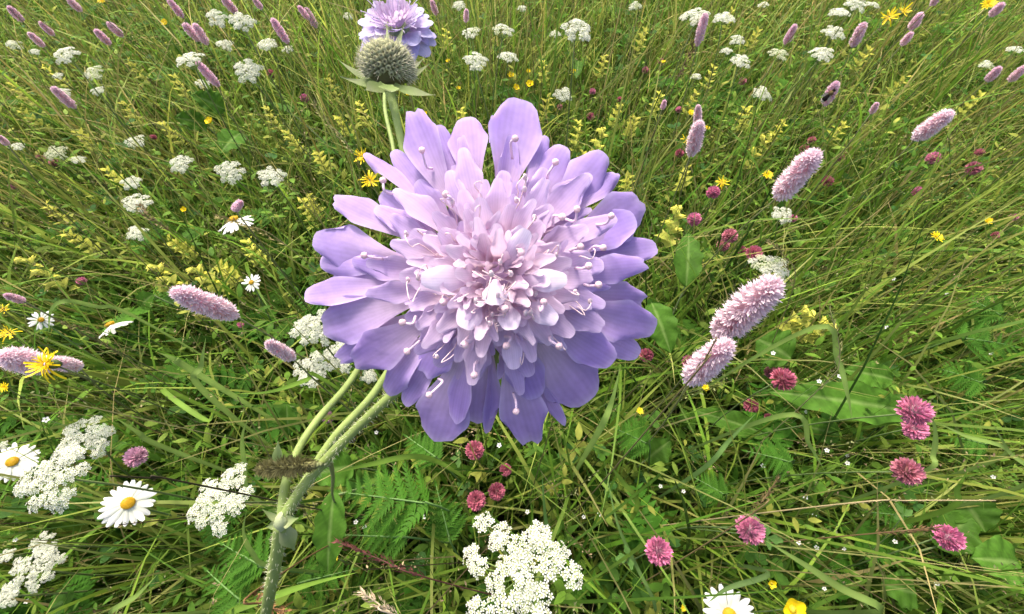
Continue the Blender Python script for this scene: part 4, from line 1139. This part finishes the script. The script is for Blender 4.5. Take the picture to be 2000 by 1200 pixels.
mb = MB(); tube(mb, smooth_path([gsp, PZ(655, 985, .3), P(650, 925, .15), P(632, 910, .098), p1], 24), np.linspace(.0010, .0006, 24), (.16, .18, .07), 6)
child('stem', mb.mesh('stem', M_STEM, gsp), spike)
mb = MB(); sheet(mb, P(541, 905, .094), P(543, 862, .092), -ray(540, 880), .0021, (.2, .28, .1), (.24, .31, .12), endw=.1, peak=.4, claw=.6, round_=0, cup=.5); child('sheath', mb.mesh('sheath', M_LEAF, gsp), spike)

# tiny white buds on thin stalks
mb = MB()
for k in range(5):
    a = 1.2566 * k; d = np.array([math.cos(a), math.sin(a), .25]); sheet(mb, d * .08, d * .55, (0, 0, 1), .42, WH, WH, nA=3, nL=4, claw=.4, seed=k)
ellipsoid(mb, (0, 0, -.05), (.18, .18, .22), (.3, .4, .12), 6, 5)
BUD = mb.mesh('flower_head', M_WHITE)
for x, y, w in [(1615, 880, 9), (1655, 905, 9), (1640, 735, 9), (1732, 640, 8), (1573, 972, 9), (1575, 805, 8), (1490, 910, 9), (1590, 1005, 8), (1655, 890, 7), (1940, 932, 8), (1748, 1058, 9), (1560, 1060, 9), (1595, 1070, 9), (1648, 1072, 8),
                (975, 870, 10), (1030, 1000, 9), (828, 1010, 9), (695, 1020, 9), (712, 1030, 9), (560, 1060, 7), (30, 1055, 8), (52, 1175, 9), (1510, 690, 9), (1600, 745, 9), (1335, 960, 8), (1140, 1010, 8), (1290, 950, 8), (1170, 1005, 8), (1610, 1150, 8), (1830, 1140, 9), (735, 845, 8), (1850, 575, 7), (1935, 690, 7), (1745, 545, 7), (90, 820, 12)]:
    p, S, d = place(x, y, w * .95, .005, .2, .4)
    o, b, pts = finish_stem('stitchwort_flower', None, 'flower', 'tiny white stitchwort flowers', p, .0003, (.12, .2, .06))
    child('flower_head', BUD, o, _frame_z(p, nrm(CP - p + np.array([0, 0, .2])), None, S, rs.uniform(0, 6))); keep(p, w)

# ------------------------------------------------------------------ the uncountable sward
def sample_ground(n, near=1.0):
    out = []
    while len(out) < n:
        y = rs.uniform(-.55, 2.5, n); hw = .95 + .62 * np.clip(y, 0, 3); x = rs.uniform(-2.6, 2.6, n)
        ok = np.abs(x) < hw
        if near != 1.0:
            ok &= rs.rand(n) < np.clip(1.2 - near * (np.hypot(x, y) / 2.4), .08, 1)
        out += list(zip(x[ok], y[ok]))
    return np.array(out[:n])

def noise2(x, y, s, ph=0.):
    return .5 + .25 * (np.sin(x * s * 1.0 + y * s * .6 + ph) + np.sin(x * s * -.7 + y * s * 1.3 + 1.7 * ph + 2))

HA = np.array(HEADS)
def visible_ok(P3, allow=.04, dmin=.14):
    """drop blades that would bury a flower head or hang right before the lens; P3: (N,K,3)"""
    N, K, _ = P3.shape; bad = np.zeros(N, bool)
    for k in range(0, K):
        x, y, d = project(P3[:, k])
        q = (P3[:, k] - CP) @ FW
        bad |= (q < dmin) & (np.abs(x - 1000) < 1600) & (q > 0)
        for hx, hy, hr, hd in HA:
            m = (np.abs(x - hx) < hr) & (np.abs(y - hy) < hr) & (d < hd + .002)
            bad |= m & ((x - hx) ** 2 + (y - hy) ** 2 < hr * hr)
    return (~bad) | (rs.rand(N) < allow)

def blades(base, az, th0, kap, L, wid, prof, col, tipcol=None, fold=0., K=None, roll=None, allow=.04):
    prof = np.asarray(prof); K = len(prof); N = len(base)
    s = np.linspace(0, 1, K)
    th = th0[:, None] + kap[:, None] * s[None] ** 1.3
    step = L[:, None] / (K - 1)
    dx = np.sin(th) * step; dz = np.cos(th) * step
    rx = np.concatenate([np.zeros((N, 1)), np.cumsum((dx[:, 1:] + dx[:, :-1]) / 2, 1)], 1)
    rz = np.concatenate([np.zeros((N, 1)), np.cumsum((dz[:, 1:] + dz[:, :-1]) / 2, 1)], 1)
    ca, sa = np.cos(az)[:, None], np.sin(az)[:, None]
    c = np.stack([base[:, 0:1] + rx * ca, base[:, 1:2] + rx * sa, np.maximum(base[:, 2:3] + rz, .004)], -1)
    ok = visible_ok(c, allow)
    c, th, wid, col, az = c[ok], th[ok], wid[ok], col[ok], az[ok]; N = len(c)
    roll = rs.uniform(-.9, .9, N) if roll is None else roll[ok]
    side = np.stack([-np.sin(az), np.cos(az), np.zeros(N)], -1)[:, None, :] * np.ones((1, K, 1))
    nn = np.stack([-np.cos(th) * np.cos(az)[:, None], -np.cos(th) * np.sin(az)[:, None], np.sin(th)], -1)
    rl = (roll[:, None] * (1 - .4 * s[None]))[..., None]
    sd = side * np.cos(rl) + nn * np.sin(rl)
    hw = (wid[:, None] * .5 * prof[None])[..., None]
    V = np.stack([c - sd * hw, c + sd * hw], 2).reshape(-1, 3)
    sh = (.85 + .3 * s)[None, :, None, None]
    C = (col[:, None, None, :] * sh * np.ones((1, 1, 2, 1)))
    if tipcol is not None:
        m = (s[None, :, None, None] ** 3) * tipcol[ok][:, None, None, :1] ; C = C * (1 - m) + np.array([.34, .28, .12]) * m
    idx = np.arange(N)[:, None] * (2 * K) + np.arange(K - 1)[None] * 2
    q = np.stack([idx, idx + 1, idx + 3, idx + 2], -1).reshape(-1, 4)
    return V, C.reshape(-1, 3), q, c

PAL_G = np.array([[.060, .125, .015], [.095, .170, .020], [.135, .210, .028], [.200, .240, .042], [.185, .175, .045], [.36, .30, .12], [.036, .078, .012]])
def pick_col(xy, wn, wf):
    far = np.clip((np.hypot(xy[:, 0], xy[:, 1]) - .35) / 1.1, 0, 1)[:, None]
    w = np.array(wn)[None] * (1 - far) + np.array(wf)[None] * far
    w = np.cumsum(w / w.sum(1, keepdims=True), 1)
    k = (rs.rand(len(xy))[:, None] > w).sum(1).clip(0, len(PAL_G) - 1)
    return PAL_G[k] * (1 + .5 * far) * rs.uniform(.75, 1.25, (len(xy), 1)) * rs.uniform(.93, 1.07, (len(xy), 3))

def stuff(name, mb, mat, label, cat):
    o = bpy.data.objects.new(name, mb.mesh(name, mat)); COL.objects.link(o)
    o['kind'] = 'stuff'; o['label'] = label; o['category'] = cat
def zbase(xy, lo=0., hi=0.):
    return np.concatenate([xy, (hgt(xy[:, 0], xy[:, 1]) + rs.uniform(lo, hi + 1e-6, len(xy)))[:, None]], 1)
U = rs.uniform

# fresh blades in tufts
N = 42000
xy = sample_ground(N, .85); tuft = sample_ground(2600, .85)
ti = rs.randint(0, len(tuft), N); mix = rs.rand(N) < .75
xy[mix] = tuft[ti[mix]] + rs.normal(size=(mix.sum(), 2)) * .018
dist = np.hypot(xy[:, 0], xy[:, 1])
Lb = rs.lognormal(math.log(.235), .36, N).clip(.08, .52) * (.8 + .35 * noise2(xy[:, 0], xy[:, 1], 4.))
col = pick_col(xy, [3, 4, 3, 1.4, .5, .25, 1.6], [1, 2.2, 3.2, 3.8, 2.9, 1.1, .7])
mb = MB()
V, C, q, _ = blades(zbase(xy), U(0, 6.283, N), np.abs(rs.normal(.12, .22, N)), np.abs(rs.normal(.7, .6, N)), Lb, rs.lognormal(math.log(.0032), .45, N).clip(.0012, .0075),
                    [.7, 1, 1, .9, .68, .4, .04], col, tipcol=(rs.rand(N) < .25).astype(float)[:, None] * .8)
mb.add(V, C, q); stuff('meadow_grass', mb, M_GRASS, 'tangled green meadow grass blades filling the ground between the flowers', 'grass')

# broader fresh blades among them
N = 3600
xy = sample_ground(N, 1.25)
col = np.array([[.085, .19, .018], [.12, .23, .022], [.17, .27, .03], [.22, .28, .05]])[rs.choice(4, N)] * U(.75, 1.2, (N, 1))
mb = MB()
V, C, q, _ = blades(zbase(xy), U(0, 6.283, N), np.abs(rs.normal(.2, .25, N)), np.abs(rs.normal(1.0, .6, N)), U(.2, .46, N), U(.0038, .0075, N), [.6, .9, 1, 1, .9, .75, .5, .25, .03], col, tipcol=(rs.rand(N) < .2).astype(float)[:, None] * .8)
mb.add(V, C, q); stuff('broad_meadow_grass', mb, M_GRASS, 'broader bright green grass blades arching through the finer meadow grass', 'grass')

# thin flowering stalks with loose panicles
N = 3800
xy = sample_ground(N, .45); far = np.clip(np.hypot(xy[:, 0], xy[:, 1]) / 1.4, 0, 1)
col = np.array([[.085, .085, .028], [.17, .19, .05], [.24, .22, .08], [.055, .04, .02]])[rs.choice(4, N, p=[.3, .35, .2, .15])] * U(.8, 1.2, (N, 1))
mb = MB()
V, C, q, cl = blades(zbase(xy), U(0, 6.283, N), np.abs(rs.normal(.1, .15, N)), np.abs(rs.normal(.25, .25, N)), U(.26, .50, N), U(.0008, .0014, N), [1, 1, 1, .9, .8, .7, .6], col, allow=.06)
mb.add(V, C, q)
n = len(cl); sel = np.where(rs.rand(n) < .8)[0]; ns = 22
tip = cl[sel, -1]; pre = cl[sel, -3]
t = U(0, 1, (len(sel), ns))
ctr = pre[:, None] + (tip - pre)[:, None] * t[..., None] * 1.02
sz = U(.0022, .0042, (len(sel), ns)); dirn = rs.normal(size=(len(sel), ns, 3)) + np.array([0, 0, 1.1]); dirn /= np.linalg.norm(dirn, axis=-1, keepdims=True)
ctr = ctr + dirn * (U(.1, .9, (len(sel), ns)) * (1.15 - t) * .011 * U(.4, 1.4, (len(sel), 1)))[..., None]
sd = np.cross(dirn, rs.normal(size=dirn.shape)); sd /= np.linalg.norm(sd, axis=-1, keepdims=True)
Vp = np.stack([ctr, ctr + dirn * sz[..., None] * .5 + sd * sz[..., None] * .2, ctr + dirn * sz[..., None], ctr + dirn * sz[..., None] * .5 - sd * sz[..., None] * .2], 2).reshape(-1, 3)
pc = np.array([[.20, .18, .08], [.26, .20, .11], [.14, .10, .06], [.20, .22, .09]])[rs.choice(4, len(sel))]
Cp = np.repeat(pc[:, None] * U(.6, 1.3, (len(sel), ns, 1)), 4, 1).reshape(-1, 3)
mb.add(Vp, Cp, np.arange(len(Vp)).reshape(-1, 4))
stuff('flowering_grass_stalks', mb, M_DRY, 'thin olive and brown grass stalks with loose seed panicles all over the meadow', 'grass')

# low broad leaves, and small leaves of herbs higher up among the blades
N = 11000
xy = sample_ground(N, .9)
LC = np.array([[.036, .100, .010], [.052, .135, .014], [.080, .175, .020], [.12, .19, .028]])
col = LC[rs.choice(4, N, p=[.35, .35, .2, .1])] * U(.8, 1.2, (N, 1))
mb = MB()
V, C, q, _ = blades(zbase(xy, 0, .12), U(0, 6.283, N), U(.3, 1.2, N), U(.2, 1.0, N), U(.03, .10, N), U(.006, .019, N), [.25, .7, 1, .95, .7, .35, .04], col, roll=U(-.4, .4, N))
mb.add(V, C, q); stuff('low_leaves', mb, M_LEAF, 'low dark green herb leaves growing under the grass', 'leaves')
N = 5000; sprig = sample_ground(N, .7); far = np.clip(np.hypot(sprig[:, 0], sprig[:, 1]) / 1.3, 0, 1)
nl = 11; hs = U(.10, .32, N); lean = rs.normal(size=(N, 2)) * .12
ks = np.tile(np.arange(nl), N); si = np.repeat(np.arange(N), nl); f = (ks + 1) / nl
zz = hs[si] * f
b3 = np.stack([sprig[si, 0] + lean[si, 0] * zz, sprig[si, 1] + lean[si, 1] * zz, zz + hgt(sprig[si, 0], sprig[si, 1])], 1)
kc = rs.choice(4, N, p=[.25, .35, .25, .15])
HC = np.array([[.060, .135, .014], [.095, .18, .02], [.14, .21, .03], [.21, .235, .04]])
col = HC[kc][si] * (1 + .5 * far[si, None]) * U(.75, 1.2, (len(si), 1))
Ls = U(.012, .028, N)[si] * (1.15 - .5 * f) * U(.8, 1.2, len(si))
mb = MB()
V, C, q, _ = blades(b3, ks * 1.571 + si * .7 + U(-.3, .3, len(si)), U(.7, 1.4, len(si)), U(.1, .7, len(si)), Ls, Ls * U(.3, .5, N)[si], [.3, .9, 1, .6, .05], col, roll=U(-.4, .4, len(si)))
mb.add(V, C, q)
V, C, q, _ = blades(zbase(sprig), np.arctan2(lean[:, 1], lean[:, 0]), np.arctan(np.hypot(lean[:, 0], lean[:, 1])), np.zeros(N), hs, np.full(N, .0012), [1, 1, .8], HC[kc] * .9)
mb.add(V, C, q); stuff('leafy_sprigs', mb, M_LEAF, 'small leafy herb sprigs mixed through the grass', 'leaves')

# clover leaves: three round leaflets on one stalk
N = 3800
xy = sample_ground(N, 1.0); b = zbase(xy, .05, .22); az = U(0, 6.283, N)
col = np.array([[.042, .115, .014], [.062, .150, .018], [.05, .135, .028]])[rs.choice(3, N)] * U(.8, 1.25, (N, 1))
mb = MB(); sz = U(.009, .017, N)
for j in range(3):
    V, C, q, _ = blades(b, az + (j - 1) * 2.0, U(1.1, 1.6, N), U(-.1, .3, N), sz, sz * .75, [.3, .8, 1, 1, .85, .4], col, roll=U(-.25, .25, N), allow=.03)
    mb.add(V, C, q)
V, C, q, _ = blades(zbase(xy), az, U(0, .02, N), U(0, .02, N), b[:, 2] - hgt(xy[:, 0], xy[:, 1]), np.full(N, .0009), [1, 1, 1], np.tile([.07, .13, .04], (N, 1)))
mb.add(V, C, q); stuff('clover_leaves', mb, M_LEAF, 'trifoliate clover leaves spread low between the grasses', 'leaves')

# ferny undergrowth
N = 420
xy = sample_ground(N, 1.15); b = zbase(xy, .06, .2); az = U(0, 6.283, N); Lf = U(.05, .11, N); tilt = U(.9, 1.5, N)
bb, aa, tt, ll, cc = [], [], [], [], []
cf = np.array([[.048, .145, .012], [.07, .18, .016]])[rs.choice(2, N)] * U(.85, 1.2, (N, 1))
for i in range(N):
    ax = np.array([math.cos(az[i]) * math.sin(tilt[i]), math.sin(az[i]) * math.sin(tilt[i]), math.cos(tilt[i])])
    for k in range(8):
        f = .1 + .86 * k / 8; c0 = b[i] + ax * Lf[i] * f; pl = Lf[i] * .42 * (1 - f) ** .8 + .004
        for sd in (-1, 1):
            a2 = az[i] + sd * 1.05; d2 = np.array([math.cos(a2), math.sin(a2), .05])
            for m in range(5):
                g = .12 + .8 * m / 5
                for s3 in (-1, 1):
                    bb.append(c0 + d2 * pl * g); aa.append(a2 + s3 * .85); ll.append(pl * .34 * (1 - g * .7)); cc.append(cf[i])
            bb.append(c0); aa.append(a2); ll.append(pl); cc.append(cf[i])
bb = np.array(bb); aa = np.array(aa); ll = np.array(ll); cc = np.array(cc); n = len(bb)
mb = MB(); V, C, q, _ = blades(bb, aa, U(1.3, 1.6, n), U(0, .2, n), ll, ll * .34, [.5, 1, .1], cc, roll=U(-.2, .2, n)); mb.add(V, C, q)
stuff('ferny_undergrowth', mb, M_LEAF, 'finely cut ferny leaves low between the grasses', 'leaves')

# ------------------------------------------------------------------ labels of the many small flowers: by their nearest landmark
SHORT = {'white_umbel': ['small white umbel', 'small greenish white umbel'], 'bistort_spike': ['small mauve bistort spike'], 'clover_flower': ['small dull pink clover head'], 'hawkbit_flower': ['small yellow hawkbit'],
         'buttercup': ['tiny yellow buttercup'], 'yellow_rattle': ['pale green rattle spike'], 'stitchwort_flower': ['tiny white stitchwort'], 'flowering_grass': ['slender olive-brown grass panicle']}
LAND = [(o['label'], np.asarray(p)) for o, p, k in MARKS if len(o['label'].split()) <= 12] 
taken = {}
for o, p, k in UNNAMED:
    dist_ = [np.linalg.norm(q - p) for _, q in LAND]
    i = int(np.argmin(dist_)); taken.setdefault((k, i), []).append((dist_[i], o))
ORD = [x + 'closest' for x in ('', 'second ', 'third ', 'fourth ', 'fifth ', 'sixth ', 'seventh ', 'eighth ', 'ninth ', 'tenth ', 'eleventh ', 'twelfth ')]
for (k, i), lst in taken.items():
    for n, (d_, o) in enumerate(sorted(lst, key=lambda t: t[0])):
        w = LAND[i][0].replace(',', '').split()
        head_ = (SHORT[k][0] + ' ' + ORD[min(n, 11)] + ' to the').split()
        w = w[:16 - len(head_)]
        while w and w[-1] in ('a', 'an', 'the', 'of', 'with', 'in', 'by', 'its', 'to', 'at', 'on', 'under', 'beside', 'near', 'over', 'between', 'and', 'two', 'behind', 'above', 'touching', 'from', 'one', 'white', 'pink', 'pale', 'small'): w = w[:-1]
        o['label'] = ' '.join(head_ + w)
